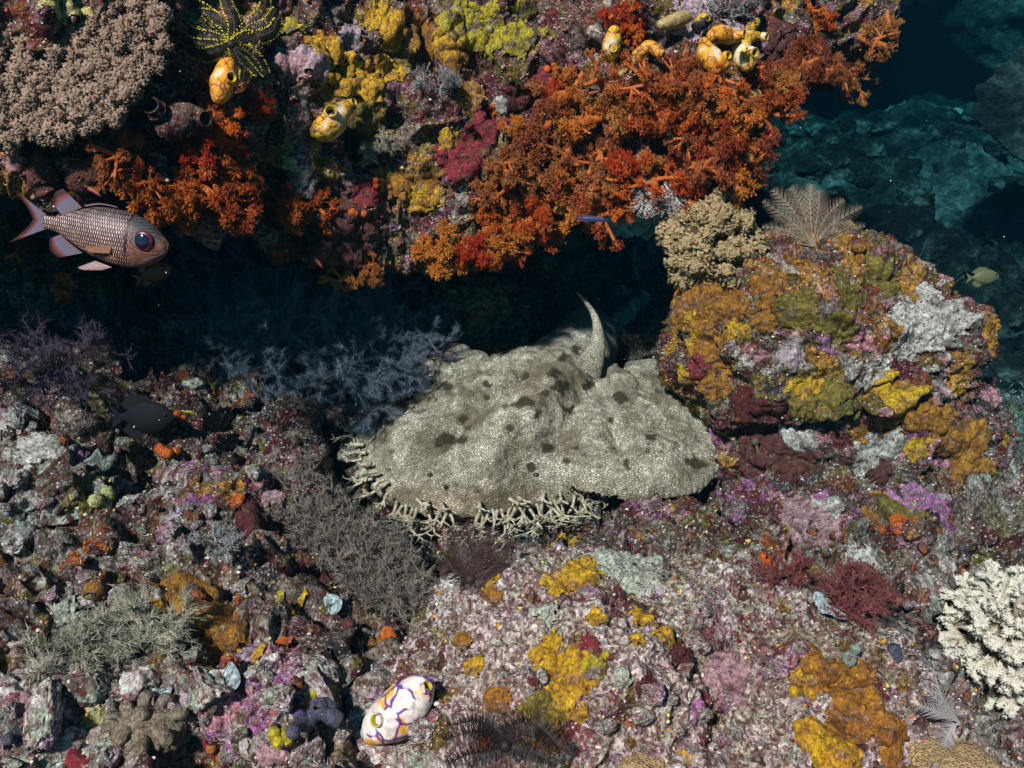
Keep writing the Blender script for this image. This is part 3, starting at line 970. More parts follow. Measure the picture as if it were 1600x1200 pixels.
# ------------------------------------------------------------------ encrusting sheets (each follows the rock it grows on)
SPONGE = 'sheets of encrusting sponge on the reef'
CRUSTS = [
    # ledge face
    ('yellow_sponge', 505, 75, .030, .8, 'ledge above the table of the yellow sea squirt'), ('yellow_sponge', 560, 120, .034, .8, None), ('yellow_sponge', 620, 45, .030, .9, None), ('lemon_sponge', 740, 35, .045, .9, None), ('lemon_sponge', 800, 65, .03, .9, None),
    ('lemon_sponge', 815, 10, .02, .8, None), ('yellow_sponge', 690, 70, .022, .9, None), ('lemon_sponge', 455, 45, .018, .8, None), ('yellow_sponge', 530, 130, .02, .7, None), ('yellow_sponge', 610, 110, .022, .8, None),
    ('olive_crust', 570, 190, .03, .8, None), ('olive_crust', 640, 75, .03, .9, None), ('ochre_sponge', 660, 55, .032, .9, None), ('ochre_sponge', 700, 90, .02, .9, None), ('lilac_crust', 500, 95, .03, .8, None), ('pink_crust', 455, 100, .024, .8, None), ('lilac_crust', 545, 60, .018, .8, None),
    ('crimson_sponge', 720, 240, .034, .7, None), ('crimson_sponge', 760, 190, .026, .8, None), ('crimson_sponge', 850, 130, .024, .8, None), ('maroon_sponge', 800, 150, .024, .8, None), ('yellow_sponge', 690, 215, .018, .8, None), ('ochre_sponge', 650, 290, .030, .8, None), ('yellow_sponge', 660, 305, .02, .8, None),
    ('white_crust', 458, 275, .019, .6, None), ('crimson_sponge', 570, 300, .022, .8, None), ('olive_crust', 595, 270, .02, .9, None), ('purple_crust', 990, 190, .018, .8, None), ('purple_crust', 820, 200, .016, .8, None), ('lilac_crust', 1080, 25, .03, .9, None), ('lilac_crust', 1140, 45, .02, .9, None), ('purple_crust', 1200, 60, .018, .9, None),
    ('plum_sponge', 1230, 40, .026, .6, None), ('plum_sponge', 1160, 20, .02, .6, None), ('lime_crust', 100, 10, .022, .8, None), ('pink_crust', 30, 245, .024, .8, None), ('purple_crust', 50, 250, .014, .8, None), ('lemon_sponge', 440, 235, .012, .8, None), ('lime_crust', 450, 250, .01, .8, None),
    ('plum_sponge', 540, 372, .050, .4, None), ('plum_sponge', 60, 275, .03, .6, None), ('plum_sponge', 130, 280, .024, .6, None), ('maroon_sponge', 460, 385, .02, .6, None), ('white_crust', 775, 160, .012, .8, None),
    # boulder
    ('ochre_sponge', 1080, 470, .032, .8, None), ('yellow_sponge', 1075, 505, .018, .7, None), ('ochre_sponge', 1120, 540, .028, .9, None), ('yellow_sponge', 1070, 590, .016, .7, None), ('ochre_sponge', 1140, 480, .022, .9, None), ('yellow_sponge', 1150, 510, .014, .9, None),
    ('ochre_sponge', 1190, 450, .02, .9, None), ('olive_crust', 1240, 480, .022, .9, None), ('olive_crust', 1300, 510, .024, .9, None), ('ochre_sponge', 1195, 500, .016, .9, None), ('olive_crust', 1330, 450, .03, .9, None), ('orange_sponge', 1060, 450, .014, .8, None),
    ('white_crust', 1425, 520, .030, .9, 'w'), ('white_crust', 1470, 490, .030, .9, 'w'), ('white_crust', 1450, 455, .016, .7, 'w'), ('white_crust', 1490, 530, .018, .8, 'w'), ('white_crust', 1410, 490, .016, .8, 'w'),
    ('lilac_crust', 1235, 555, .016, .7, None), ('purple_crust', 1290, 535, .012, .9, None), ('olive_crust', 1370, 430, .02, .9, None), ('yellow_sponge', 1415, 620, .028, .7, None), ('ochre_sponge', 1440, 645, .026, .8, None), ('olive_crust', 1250, 620, .018, .9, None),
    ('ochre_sponge', 1400, 650, .022, .8, None), ('yellow_sponge', 1255, 600, .014, .8, None), ('maroon_sponge', 1190, 640, .024, .7, None), ('olive_crust', 1300, 640, .022, .9, None), ('ochre_sponge', 1110, 600, .02, .9, None), ('crimson_sponge', 1090, 575, .016, .9, None),
    # foot of the boulder
    ('plum_sponge', 1185, 700, .034, .5, None), ('plum_sponge', 1225, 740, .036, .5, None), ('plum_sponge', 1370, 735, .02, .5, None), ('purple_crust', 1425, 760, .030, .9, None), ('purple_crust', 1460, 780, .020, .9, None), ('lilac_crust', 1480, 775, .014, .9, None), ('pink_crust', 1250, 800, .030, .9, None),
    ('pink_crust', 1290, 820, .022, .9, None), ('white_crust', 1290, 785, .018, .9, None), ('white_crust', 1370, 705, .026, .9, None), ('lilac_crust', 1155, 690, .010, .9, None), ('white_crust', 1240, 690, .024, .9, None), ('ochre_sponge', 1500, 680, .030, .8, None), ('yellow_sponge', 1430, 700, .014, .8, None),
    ('ochre_sponge', 1520, 730, .026, .8, None), ('olive_crust', 1380, 790, .024, .8, None), ('orange_sponge', 1395, 815, .014, .8, None), ('ochre_sponge', 1360, 800, .016, .8, None), ('yellow_sponge', 1560, 830, .02, .7, None), ('white_crust', 1360, 865, .022, .9, None), ('orange_sponge', 1195, 877, .008, .7, None), ('olive_crust', 1270, 880, .018, .7, None),
    # mound
    ('yellow_sponge', 880, 845, .016, .8, None), ('yellow_sponge', 890, 900, .028, .8, None), ('yellow_sponge', 910, 880, .016, .9, None), ('yellow_sponge', 760, 910, .016, .8, None), ('ochre_sponge', 765, 930, .014, .8, None), ('yellow_sponge', 930, 960, .016, .9, None), ('yellow_sponge', 860, 1010, .020, .9, None), ('yellow_sponge', 890, 1050, .030, .9, None),
    ('yellow_sponge', 870, 1040, .02, .9, None), ('lemon_sponge', 925, 1040, .016, .8, None), ('yellow_sponge', 1035, 985, .018, .7, None), ('yellow_sponge', 1000, 965, .012, .9, None), ('yellow_sponge', 735, 1035, .014, .8, None), ('ochre_sponge', 720, 1000, .012, .9, None), ('yellow_sponge', 990, 1000, .012, .9, None), ('mint_crust', 985, 880, .040, .6, None), ('mint_crust', 950, 895, .02, .7, None),
    ('mint_crust', 975, 1060, .012, .6, None), ('mint_crust', 860, 960, .018, .9, None), ('crimson_sponge', 915, 1005, .014, .8, None), ('maroon_sponge', 1060, 1010, .018, .9, None), ('maroon_sponge', 1010, 1060, .012, .9, None), ('purple_crust', 1090, 1110, .016, .9, None), ('pink_crust', 1120, 960, .024, .9, None), ('pink_crust', 1130, 1060, .03, .9, None), ('lilac_crust', 1010, 900, .02, .9, None),
    ('ochre_sponge', 1290, 1035, .034, .8, None), ('yellow_sponge', 1260, 1055, .02, .8, None), ('ochre_sponge', 1340, 1060, .026, .8, None), ('ochre_sponge', 1330, 1110, .032, .9, None), ('ochre_sponge', 1380, 1130, .028, .9, None), ('yellow_sponge', 1300, 1165, .032, .8, None), ('ochre_sponge', 1400, 1180, .024, .9, None), ('plum_sponge', 1440, 1150, .02, .8, None), ('plum_sponge', 1450, 1110, .016, .8, None), ('lilac_crust', 1250, 1085, .012, .7, None), ('ochre_sponge', 780, 1090, .018, .9, None), ('olive_crust', 850, 1100, .024, .9, None), ('yellow_sponge', 900, 1110, .014, .9, None), ('ochre_sponge', 850, 1150, .02, .9, None), ('mint_crust', 1240, 1175, .012, .7, None), ('orange_sponge', 985, 1120, .01, .8, None), ('yellow_sponge', 1065, 1180, .012, .8, None),
    # left slope
    ('ochre_sponge', 285, 920, .030, .9, None), ('yellow_sponge', 270, 950, .026, .9, None), ('ochre_sponge', 300, 970, .036, .9, None), ('yellow_sponge', 275, 995, .016, .9, None), ('ochre_sponge', 360, 1000, .030, .9, None), ('yellow_sponge', 460, 940, .018, .9, None), ('yellow_sponge', 400, 1020, .014, .9, None), ('maroon_sponge', 400, 800, .022, .8, None), ('crimson_sponge', 400, 790, .016, .8, None), ('pink_crust', 425, 770, .020, .9, None), ('orange_sponge', 370, 780, .012, .9, None), ('lilac_crust', 275, 800, .012, .8, None), ('purple_crust', 275, 820, .008, .8, None),
    ('mint_crust', 100, 950, .026, .9, None), ('mint_crust', 90, 1000, .02, .9, None), ('lime_crust', 150, 1125, .02, .8, None), ('lime_crust', 125, 1100, .02, .8, None), ('pink_crust', 55, 1110, .034, .7, None), ('lilac_crust', 80, 1125, .02, .7, None), ('crimson_sponge', 150, 1185, .022, .5, 'r'), ('white_crust', 110, 1165, .022, .9, None), ('ochre_sponge', 145, 920, .014, .6, None), ('olive_crust', 185, 895, .014, .9, None), ('lime_crust', 415, 885, .010, .7, None), ('olive_crust', 150, 780, .022, .9, None), ('white_crust', 60, 690, .030, .9, None), ('white_crust', 20, 650, .026, .9, None), ('purple_crust', 130, 710, .012, .9, None), ('crimson_sponge', 260, 660, .014, .8, None), ('ochre_sponge', 400, 580, .012, .9, None), ('ochre_sponge', 470, 860, .02, .9, None), ('maroon_sponge', 500, 900, .016, .9, None), ('orange_sponge', 100, 445, .014, .8, None), ('pink_crust', 420, 1180, .02, .9, None), ('lilac_crust', 300, 1100, .016, .9, None), ('crimson_sponge', 330, 1170, .014, .9, None), ('orange_sponge', 440, 1000, .01, .8, None), ('white_crust', 380, 1170, .02, .9, None), ('mint_crust', 20, 1190, .016, .8, None), ('orange_sponge', 605, 995, .014, .7, None), ('ochre_sponge', 580, 1000, .012, .7, None),
]
WORDS = {'yellow_sponge': ('yellow', 'sponge'), 'lemon_sponge': ('lemon yellow', 'sponge'), 'ochre_sponge': ('ochre brown', 'sponge'), 'orange_sponge': ('bright orange', 'sponge'), 'maroon_sponge': ('dark maroon', 'sponge'),
         'plum_sponge': ('smooth reddish brown', 'sponge'), 'crimson_sponge': ('crimson', 'sponge'), 'purple_crust': ('purple', 'coralline crust'), 'pink_crust': ('dusty pink', 'coralline crust'), 'lilac_crust': ('pale lilac', 'coralline crust'),
         'white_crust': ('chalky white', 'coral crust'), 'mint_crust': ('pale mint green', 'crust'), 'lime_crust': ('pale lime', 'crust'), 'olive_crust': ('olive green', 'algal crust')}


def zone(px, py):
    n = HOSTS[HID[hit(px, py)]][0]
    if n == 'coralline_mound': return 'on the pale mound before the shark'
    if n == 'reef_ledge': return 'on the ledge above the shark'
    if n == 'boulder': return ('on the dark cave rock' if py < 600 else 'on a low rock of the slope') if px < 1030 else ('on the boulder beside the shark fin' if py < 640 else 'at the foot of the boulder beside the shark')
    if px > 690 and py > 830: return 'on the pale mound before the shark'
    if px < 690: return 'on the rubble slope beside the taupe hydroid'
    return 'on the rubble between mound and boulder'


for mname, px, py, r, rough, note in CRUSTS:
    colr, kind = WORDS[mname]
    z = zone(px, py)
    size = 'tiny' if r < .0135 else ('small' if r < .021 else 'broad')
    lab = f'{size} {colr} {kind} {near(px, py)}'
    lab += ' ' + z.split(' ')[0] + ' ' + {'on the ledge above the shark': 'the ledge'}.get(z, ' '.join(z.split(' ')[1:4])) if len(lab.split()) < 11 else ''
    dep = _dep[hit(px, py)]
    cat = 'sponge' if 'sponge' in kind else 'crust'
    th = .009 if mname in ('plum_sponge', 'mint_crust') else (.005 if 'sponge' in mname else .0035)
    if 'ledge' not in z and 'boulder beside' not in z and 'pale mound' not in z: th *= .6
    if 'pale mound' in z or 'boulder beside' in z: th *= .6
    crust('encrusting_sponge' if cat == 'sponge' else 'encrusting_crust', px, py, r * dep / 1.45 * (1.12 if 'ledge' in z else 1.3), M[mname], lab, cat, f'{colr} {kind} patches {z}', th=th, rough=rough * .75,
          aspect=RS.uniform(.8, 1.5), ang=RS.uniform(0, 3.1), lumps=1.3 if 'ledge' in z else .8)


# ------------------------------------------------------------------ loose rubble stones
def stone_proto(k):
    r = np.random.RandomState(400 + k)
    V, F = ICO4
    V = V * r.uniform(.6, 1.25, 3)
    for _ in range(7):                       # broken flats
        n = r.normal(size=3); n /= np.linalg.norm(n)
        d = r.uniform(.4, .75)
        over = np.maximum(0, V @ n - d)
        V = V - n[None] * over[:, None] * .85
    V = .02 * V * (1 + .14 * fbm(ICO4[0], 1.6, 2, 410 + k) + .13 * billow(ICO4[0], 3.5, 420 + k) + .07 * pn(ICO4[0] * 9, 430 + k))[:, None]
    return V, F


STM = ['stone_pink', 'stone_grey', 'stone_white', 'stone_rust', 'stone_grey', 'stone_white']
STW = {'stone_pink': 'pink coralline crusted', 'stone_grey': 'grey turf covered', 'stone_white': 'pale bleached', 'stone_rust': 'rust red crusted'}
PROTO = {}
for k in range(5):
    V, F = stone_proto(k)
    for mname in set(STM):
        me = mesh_data('rubble_stone', V, F)
        me.materials.append(M[mname])
        PROTO[(k, mname)] = me


def stones(n, poly, rlo, rhi, seed, where, mats=STM, sink=.5):
    r = random.Random(seed)
    xs, ys = [a for a, b in poly], [b for a, b in poly]

    def inside(x, y):
        c = False
        for i in range(len(poly)):
            (x1, y1), (x2, y2) = poly[i], poly[i - 1]
            if (y1 > y) != (y2 > y) and x < (x2 - x1) * (y - y1) / (y2 - y1) + x1: c = not c
        return c
    got, tries, placed = 0, 0, []
    while got < n and tries < n * 30:
        tries += 1
        x, y = r.uniform(min(xs), max(xs)), r.uniform(min(ys), max(ys))
        if not inside(x, y): continue
        R = rlo + (rhi - rlo) * r.random() ** 2.2
        if any((x - a) ** 2 + (y - b) ** 2 < (900 * (R + c)) ** 2 * .55 for a, b, c in placed): continue
        k = hit(x, y)
        if k is None: continue
        c, nn = HV[k], HN[k]
        mname = r.choice(mats)
        o = obj('rubble_stone', PROTO[(r.randrange(5), mname)])
        nd = Vector(nn) * .6 + Vector((0, 0, .7))
        o.matrix_world = frame(c + np.array([0, 0, R * (.5 - sink)]), nd, r.uniform(0, 6.3), (R * 50 * r.uniform(.8, 1.3), R * 50 * r.uniform(.8, 1.2), R * 50 * r.uniform(.6, .9)))
        sz = 'tiny' if R < .010 else ('small' if R < .015 else ('large' if R > .024 else 'middling'))
        tag(o, f'{sz} {STW[mname]} rubble stone {near(x, y)}', 'stone', f'{STW[mname]} rubble stones {where}')
        placed.append((x, y, R))
        got += 1


stones(58, [(0, 1060), (260, 1020), (470, 1030), (690, 1080), (690, 1200), (0, 1200)], .008, .038, 1, 'on the slope near the veined white sea squirt')
stones(45, [(0, 640), (200, 660), (420, 700), (430, 820), (250, 860), (0, 860)], .007, .024, 2, 'on the dim slope below the dark damselfish')
stones(34, [(0, 880), (240, 840), (430, 860), (440, 1000), (250, 1040), (0, 1040)], .006, .016, 3, 'on the grey turf around the bushy hydroid')
stones(26, [(200, 520), (420, 510), (500, 600), (430, 680), (220, 620)], .008, .022, 4, 'at the mouth of the cave', ['stone_grey', 'stone_rust', 'stone_grey'])
stones(40, [(930, 815), (1130, 800), (1330, 820), (1470, 820), (1450, 960), (1330, 930), (1180, 900), (1000, 850)], .007, .022, 5, 'between the pale mound and boulder foot', ['stone_pink', 'stone_grey', 'stone_rust', 'stone_rust'])
stones(34, [(720, 980), (900, 890), (1200, 920), (1260, 1000), (1180, 1200), (760, 1200)], .005, .014, 6, 'on the pale mound', ['stone_pink', 'stone_white', 'stone_white'])


# ------------------------------------------------------------------ coral heads and blocks on the far slope
def far_blocks():
    r = random.Random(77)
    for k in range(5):
        V, F = stone_proto(k)
        me = mesh_data('coral_head', V * 5, F)
        me.materials.append(M['far'])
        PROTO[(k, 'far')] = me
    n = t = 0
    while n < 90 and t < 900:
        t += 1
        x, y = r.uniform(1140, 1640), r.uniform(170, 800)
        k = hit(x, y)
        if k is None or HOSTS[HID[k]][0] != 'far_seabed': continue
        R = r.uniform(.02, .09) * (1.0 if _dep[k] > 2.5 else .5)
        o = obj('coral_head', PROTO[(r.randrange(5), 'far')])
        o.matrix_world = frame(HV[k] + np.array([0, 0, R * .3]), (r.uniform(-.3, .3), r.uniform(-.3, .3), 1), r.uniform(0, 6.3), (R * 10 * r.uniform(.8, 1.6), R * 10 * r.uniform(.8, 1.4), R * 10 * r.uniform(.5, 1.1)))
        sz = 'tiny' if R < .02 else 'small' if R < .04 else 'squat' if R < .065 else 'large'
        tag(o, f'{sz} dim teal coral head on the far slope {near(x, y)}', 'coral', 'coral heads on the far slope')
        n += 1


far_blocks()


# ------------------------------------------------------------------ countless small growths and turf on the rock
def picks(hname, n, cond=None, seed=0):
    r = np.random.RandomState(seed)
    ids = []
    for k, h in enumerate(HOSTS):
        if h[0] == hname:
            j = np.arange(HOFF[k], HOFF[k + 1])
            x, y = _px[j], _py[j]
            m = (x > -250) & (x < 1850) & (y > -160) & (y < 1330)
            if cond is not None: m &= cond(HV[j], HN[j], x, y)
            ids.append(j[m])
    ids = np.concatenate(ids)
    # even out: nearer spots are not denser
    return ids[r.randint(0, len(ids), n)], r


GROW = np.array([GREY, LGREY, (.5, .47, .43), (.32, .17, .19), MAROON, OCHRE, OLIVE, (.45, .36, .1), (.32, .1, .03), LILAC, BROWN, (.5, .45, .3), (.3, .06, .06)])
WL = np.array([2, 2, 1.6, 1.2, 2, 1.2, 1.4, 1.0, .8, .7, 1.4, 1.4, 1.0])


def small_growth(hname, n, rlo, rhi, seed, label, w=WL, cond=None, near=None):
    ids, r = picks(hname, n, cond, seed)
    # cluster: colour follows a coarse noise so neighbours match
    c = HV[ids]
    key = (pn(c * 13, seed) * .5 + .5 + r.normal(size=n) * .12).clip(0, .999)
    cum = np.cumsum(w / w.sum())
    order = np.argsort(r.permutation(len(w)))
    ci = np.searchsorted(cum, (key * 3.7 + r.uniform(0, .25, n)) % 1.0)
    ci = order[np.clip(ci, 0, len(w) - 1)]
    R = rlo + (rhi - rlo) * r.uniform(size=n) ** 3
    keep = pn(c * 21, seed + 5) > -.25
    ids, c, ci, R = ids[keep], c[keep], ci[keep], R[keep]
    n = len(ids)
    A = Acc()
    col = GROW[ci] * r.uniform(.6, 1.3, (n, 1))
    A.blobs(c + HN[ids] * R[:, None] * .2, np.column_stack([R, R, R * .8]) * r.uniform(.7, 1.3, (n, 3)), col, ICO0)
    o = obj('small_growth', A.mesh('small_growth'), M['growth'])
    tag(o, label, 'growth', kind='stuff')


def turf(hname, n, llo, lhi, seed, label, cols, cond=None, rad=.0006):
    ids, r = picks(hname, n, cond, seed)
    keep = pn(HV[ids] * 16, seed + 3) > -.05
    ids = ids[keep]
    n = len(ids)
    c = HV[ids]
    d = HN[ids] + r.normal(size=(n, 3)) * .55 + np.array([0, 0, .2])
    d /= np.linalg.norm(d, axis=1)[:, None]
    L = r.uniform(llo, lhi, n)
    A = Acc()
    cc = np.array(cols)[r.randint(0, len(cols), n)] * r.uniform(.6, 1.3, (n, 1))
    A.spikes(c - HN[ids] * .001, c + d * L[:, None], rad, cc)
    o = obj('turf_algae', A.mesh('turf_algae'), M['turf'])
    tag(o, label, 'algae', kind='stuff')


small_growth('reef_ledge', 11000, .0009, .0036, 501, 'tiny knobs of sponge and coral crusting the ledge face')
WS = np.array([3, 3, 2, .5, 1.4, .5, 1.4, .1, .5, .5, 2, 1.2, .25])
small_growth('seabed', 16000, .0009, .0032, 502, 'tiny knobs of sponge and coral grit over the seabed', WS)
small_growth('boulder', 5000, .0009, .0032, 503, 'tiny knobs of sponge and coral crusting the boulder')
TC = [(.2, .17, .13), (.3, .27, .22), (.12, .1, .06), (.42, .38, .33), (.16, .13, .05)]
turf('reef_ledge', 16000, .003, .012, 511, 'short hair like turf algae on the ledge face', TC)
turf('seabed', 34000, .003, .010, 512, 'short hair like turf algae over the seabed rubble', TC)
turf('boulder', 9000, .003, .008, 513, 'short hair like turf algae on the boulder', TC)
small_growth('coralline_mound', 5000, .0009, .003, 504, 'tiny knobs of sponge and coral grit on the pale domes', WS)
turf('coralline_mound', 12000, .002, .006, 514, 'short hair like turf algae on the pale domes', TC)
# ------------------------------------------------------------------ the carpet shark
def shark_mat():
    t = NT('carpet_shark_skin')
    w = t.warp(60, .006)
    vo = t.vor(310, w, 'DISTANCE_TO_EDGE')
    edge = t.ramp(vo.outputs['Distance'], [(.03, 1.0), (.24, 0.0)])
    cr = t.n('SeparateColor', {0: t.vor(310, w).outputs['Color']}).outputs[0]
    brown = t.attr('brown', 'Fac')
    spot = t.attr('spot', 'Fac')
    tan = t.attr('tan', 'Fac')
    v = t.ramp(t.noise(40, 5, .65), [(.3, .6), (.7, 1.25)])
    cell = t.mix(1.0, t.mix(tan, (.72, .60, .485), (.62, .48, .34)), v, 'MULTIPLY')
    cell = t.mix(1.0, cell, t.ramp(cr, [(0.0, .62), (1.0, 1.22)]), 'MULTIPLY')
    c = t.mix(t.math('MULTIPLY', edge, .78), cell, t.mix(tan, (.10, .095, .06), (.15, .10, .055)))
    c = t.mix(t.ramp(t.noise(17, 5, .65), [(.44, 0.0), (.60, .8)]), c, t.mix(edge, (.25, .195, .13), (.07, .05, .03)))
    c = t.mix(t.ramp(t.noise(48, 4, .7), [(.55, 0.0), (.66, .6)]), c, t.mix(edge, (.19, .145, .09), (.06, .042, .026)))
    c = t.mix(t.math('MULTIPLY', brown, t.ramp(t.noise(90, 3, .6), [(.35, .35), (.65, .95)])), c, (.11, .075, .042))
    c = t.mix(spot, c, (.045, .028, .016))
    t.bump(t.math('MINIMUM', vo.outputs['Distance'], .2), .008, .7)
    return t.color(c, .62, .3)


M['shark'] = shark_mat()
t_ = NT('shark_lobe')
M['lobe'] = t_.color(t_.mix(t_.ramp(t_.noise(120, 3), [(.35, 0.0), (.65, 1.0)]), (.50, .43, .33), (.22, .165, .10)), .6, .3)
t_ = NT('shark_eye')
M['shark_eye'] = t_.color((.03, .03, .02), .15, .6)


def pillow(outline, ctrl, nt, thick=None, edge=3.0, bottom=-.02, n=260, feat=None, zpow=2.0, eps=.03):
    """closed rounded slab. outline: (x,y,z) plan points round the rim; ctrl: (x,y,z) heights of the back"""
    O = np.array(outline)
    O = catmull(np.vstack([O[-1:], O, O[:2]]), n * 6)
    seg = len(O) / (len(outline) + 2)
    O = O[int(seg):int(seg * (len(outline) + 1))]
    O = O[np.linspace(0, len(O) - 1, n).astype(int)][:-1]
    n = len(O)
    c = O.mean(0)
    t = np.linspace(0, 1, nt) ** .8
    XY = c[None, None, :2] + t[None, :, None] * (O[:, None, :2] - c[None, None, :2])
    xy = XY.reshape(-1, 2)
    Z = rbf(ctrl, xy, zpow, eps).reshape(n, nt)
    if feat is not None:
        Z = Z + feat(xy).reshape(n, nt)
    zr = O[:, 2][:, None]
    prof = (1 - t[None, :] ** edge) ** .5
    top = zr + (Z - zr) * prof
    V1 = np.dstack([XY, top]).reshape(-1, 3)
    if thick is None:
        bot = np.minimum(bottom, zr - .001) + (zr - bottom) * (t[None, :] ** 6)
        bot = np.broadcast_to(bot, top.shape)
    else:
        bot = top - thick * prof
    V2 = np.dstack([XY, bot]).reshape(-1, 3)
    Q = grid_quads(n, nt, wrap=True)
    return np.vstack([V1, V2]), np.vstack([Q, Q[:, ::-1] + len(V1)])


def wob(px, py, z, back=0.0):
    p = P(px, py, z=z)
    return (p[0], p[1] + back, z)


def unit_(v):
    return v / np.linalg.norm(v)


def make_shark():
    root = empty('carpet_shark', Matrix.Translation(Vector(P(780, 720, z=0.0))))
    tag(root, 'mottled grey carpet shark with branching skin fringe lying under the ledge', 'shark')
    base = np.array(root.location)
    body_out = [wob(640, 606, .085, .015), wob(590, 626, .06), wob(562, 660, .045), wob(556, 700, .035), wob(566, 742, .03), wob(594, 774, .025), wob(640, 797, .022), wob(700, 808, .02), wob(760, 806, .02),
                wob(830, 796, .02), wob(890, 785, .022), wob(930, 768, .025), wob(946, 730, .03), wob(952, 690, .04), wob(955, 650, .05), wob(962, 610, .06, .02), wob(965, 580, .08, .04), wob(945, 556, .10, .05), wob(905, 550, .12, .06),
                wob(850, 560, .11, .05), wob(790, 574, .10, .04), wob(715, 590, .09, .03)]
    ctrl = [wob(*a) for a in [(690, 780, .062), (640, 775, .05), (760, 785, .06), (760, 700, .112), (650, 660, .097), (610, 645, .075), (600, 720, .066), (850, 745, .098), (900, 700, .105), (800, 640, .135), (860, 600, .152), (905, 565, .158),
                              (720, 620, .118), (930, 660, .108), (680, 735, .092), (840, 775, .065), (900, 765, .06), (935, 590, .138), (790, 590, .14), (700, 700, .105), (930, 620, .12), (850, 568, .152)]]

    def g(xy, px, py, z, rx, ry, a=0.0):
        c = P(px, py, z=z)
        dx, dy = xy[:, 0] - c[0], xy[:, 1] - c[1]
        ca, sa = math.cos(a), math.sin(a)
        return np.exp(-((dx * ca + dy * sa) / rx) ** 2 - ((-dx * sa + dy * ca) / ry) ** 2)

    def feat(xy):
        p = np.column_stack([xy, np.zeros(len(xy))])
        f = .024 * g(xy, 872, 712, .1, .060, .050) + .020 * g(xy, 650, 675, .09, .050, .055) + .014 * g(xy, 720, 765, .07, .06, .03)
        # spine ridge, valleys on both sides of it, cheek and mouth creases
        f += .026 * g(xy, 820, 640, .14, .13, .035, .95) + .012 * g(xy, 740, 705, .11, .06, .03, .9)
        f -= .024 * g(xy, 735, 655, .11, .13, .018, .85) + .024 * g(xy, 880, 665, .12, .10, .016, .75)
        f -= .020 * g(xy, 800, 722, .1, .012, .06, -.15) + .014 * g(xy, 700, 735, .09, .05, .010, .2) + .012 * g(xy, 690, 793, .05, .07, .006) + .012 * g(xy, 930, 690, .09, .008, .07, -.1)
        f += .012 * g(xy, 672, 748, .08, .018, .014) + .012 * g(xy, 838, 748, .09, .018, .014) - .008 * g(xy, 690, 738, .09, .010, .006) - .008 * g(xy, 822, 738, .09, .010, .006)
        f += .012 * fbm(p, 13, 2, 301) + .007 * fbm(p, 32, 2, 303)
        # gill folds
        for k in range(4):
            f -= .007 * g(xy, 905 + k * 9, 620 + k * 20, .14, .006, .035, -.7)
        return f
    V, F = pillow(body_out, ctrl, 90, edge=3.2, n=300, feat=feat)
    parts = [(V, F)]
    # right pectoral fin
    fo = [wob(900, 774, .045), wob(950, 781, .048), wob(1000, 787, .045), wob(1060, 781, .043), wob(1100, 766, .042), wob(1130, 738, .045), wob(1152, 708, .05), wob(1160, 680, .055), wob(1130, 645, .07), wob(1090, 605, .085),
          wob(1050, 578, .10), wob(1010, 563, .115), wob(982, 566, .12), wob(965, 590, .115), wob(900, 610, .10), wob(850, 690, .06), wob(860, 750, .045)]
    fc = [wob(*a) for a in [(950, 760, .085), (1000, 760, .085), (1060, 755, .078), (1100, 740, .068), (960, 700, .105), (1010, 690, .108), (1060, 680, .10), (1110, 690, .082), (950, 640, .12), (1000, 620, .122), (1050, 620, .112), (1000, 580, .125)]]

    def ff(xy):
        p = np.column_stack([xy, np.zeros(len(xy))])
        return .005 * fbm(p, 12, 2, 311) + .0015 * fbm(p, 60, 1, 313) - .016 * g(xy, 962, 690, .09, .012, .10, .1)
    parts.append(pillow(fo, fc, 60, thick=.02, edge=8, n=260, feat=ff))
    # frilled lobe between trunk and fin
    lo = [wob(948, 600, .11), wob(950, 580, .13), wob(962, 571, .135), wob(974, 584, .13), wob(980, 590, .12), wob(992, 596, .12), wob(995, 620, .11), wob(970, 640, .105), wob(955, 635, .11)]
    parts.append(pillow(lo, [wob(970, 605, .128), wob(965, 580, .14)], 24, thick=.012, edge=6, n=90))
    # left pectoral fin, behind
    lf = [wob(652, 592, .10), wob(660, 566, .11), wob(685, 548, .12), wob(715, 542, .125), wob(742, 550, .125), wob(757, 556, .122), wob(776, 572, .12), wob(780, 592, .11), wob(720, 612, .09)]
    parts.append(pillow(lf, [wob(690, 570, .128), wob(740, 572, .13), wob(715, 560, .135)], 40, thick=.016, edge=8, n=140,
                        feat=lambda xy: .004 * fbm(np.column_stack([xy, xy[:, 0] * 0]), 30, 2, 317)))
    # trunk running back into the cave, dorsal fins and tail blade
    A = Acc()
    tp = np.array([wob(850, 600, .075), wob(905, 565, .085, .02), wob(925, 552, .085, .10), (.14, .22, .085), (.20, .36, .06), (.24, .50, .05), (.30, .62, .05)])
    A.tube(catmull(tp, 40), catmull(np.array([.07, .065, .052, .04, .03, .02, .012])[:, None], 40)[:, 0], 28)
    V, Q, T = np.vstack(A.V), np.vstack(A.Q), np.vstack(A.T)
    parts.append((V, Q)); tail_t = T

    def blade(root_a, root_b, tip, th, bend):
        """upright fin swept back, with a thick leading edge"""
        a, b, c = map(np.array, (root_a, root_b, tip))
        n1, n2 = 24, 12
        s = np.linspace(0, 1, n1)[:, None, None]
        q = np.linspace(0, 1, n2)[None, :, None]
        lead = a * (1 - s) + c * s + np.array(bend) * (s * (1 - s) * 4)
        trail = b * (1 - s) + c * s + np.array(bend) * (s * (1 - s) * 2.2)
        mid = lead * (1 - q) + trail * q
        wv = np.cross(b - a, c - a); wv = wv / np.linalg.norm(wv)
        t = th * (1 - s ** 2.5 * .85) * np.sqrt(np.clip(1 - (q * 2 - 1) ** 2, .03, 1)) * (1 - .55 * q)
        G = np.concatenate([mid + wv * t, (mid - wv * t)[:, ::-1]], 1)
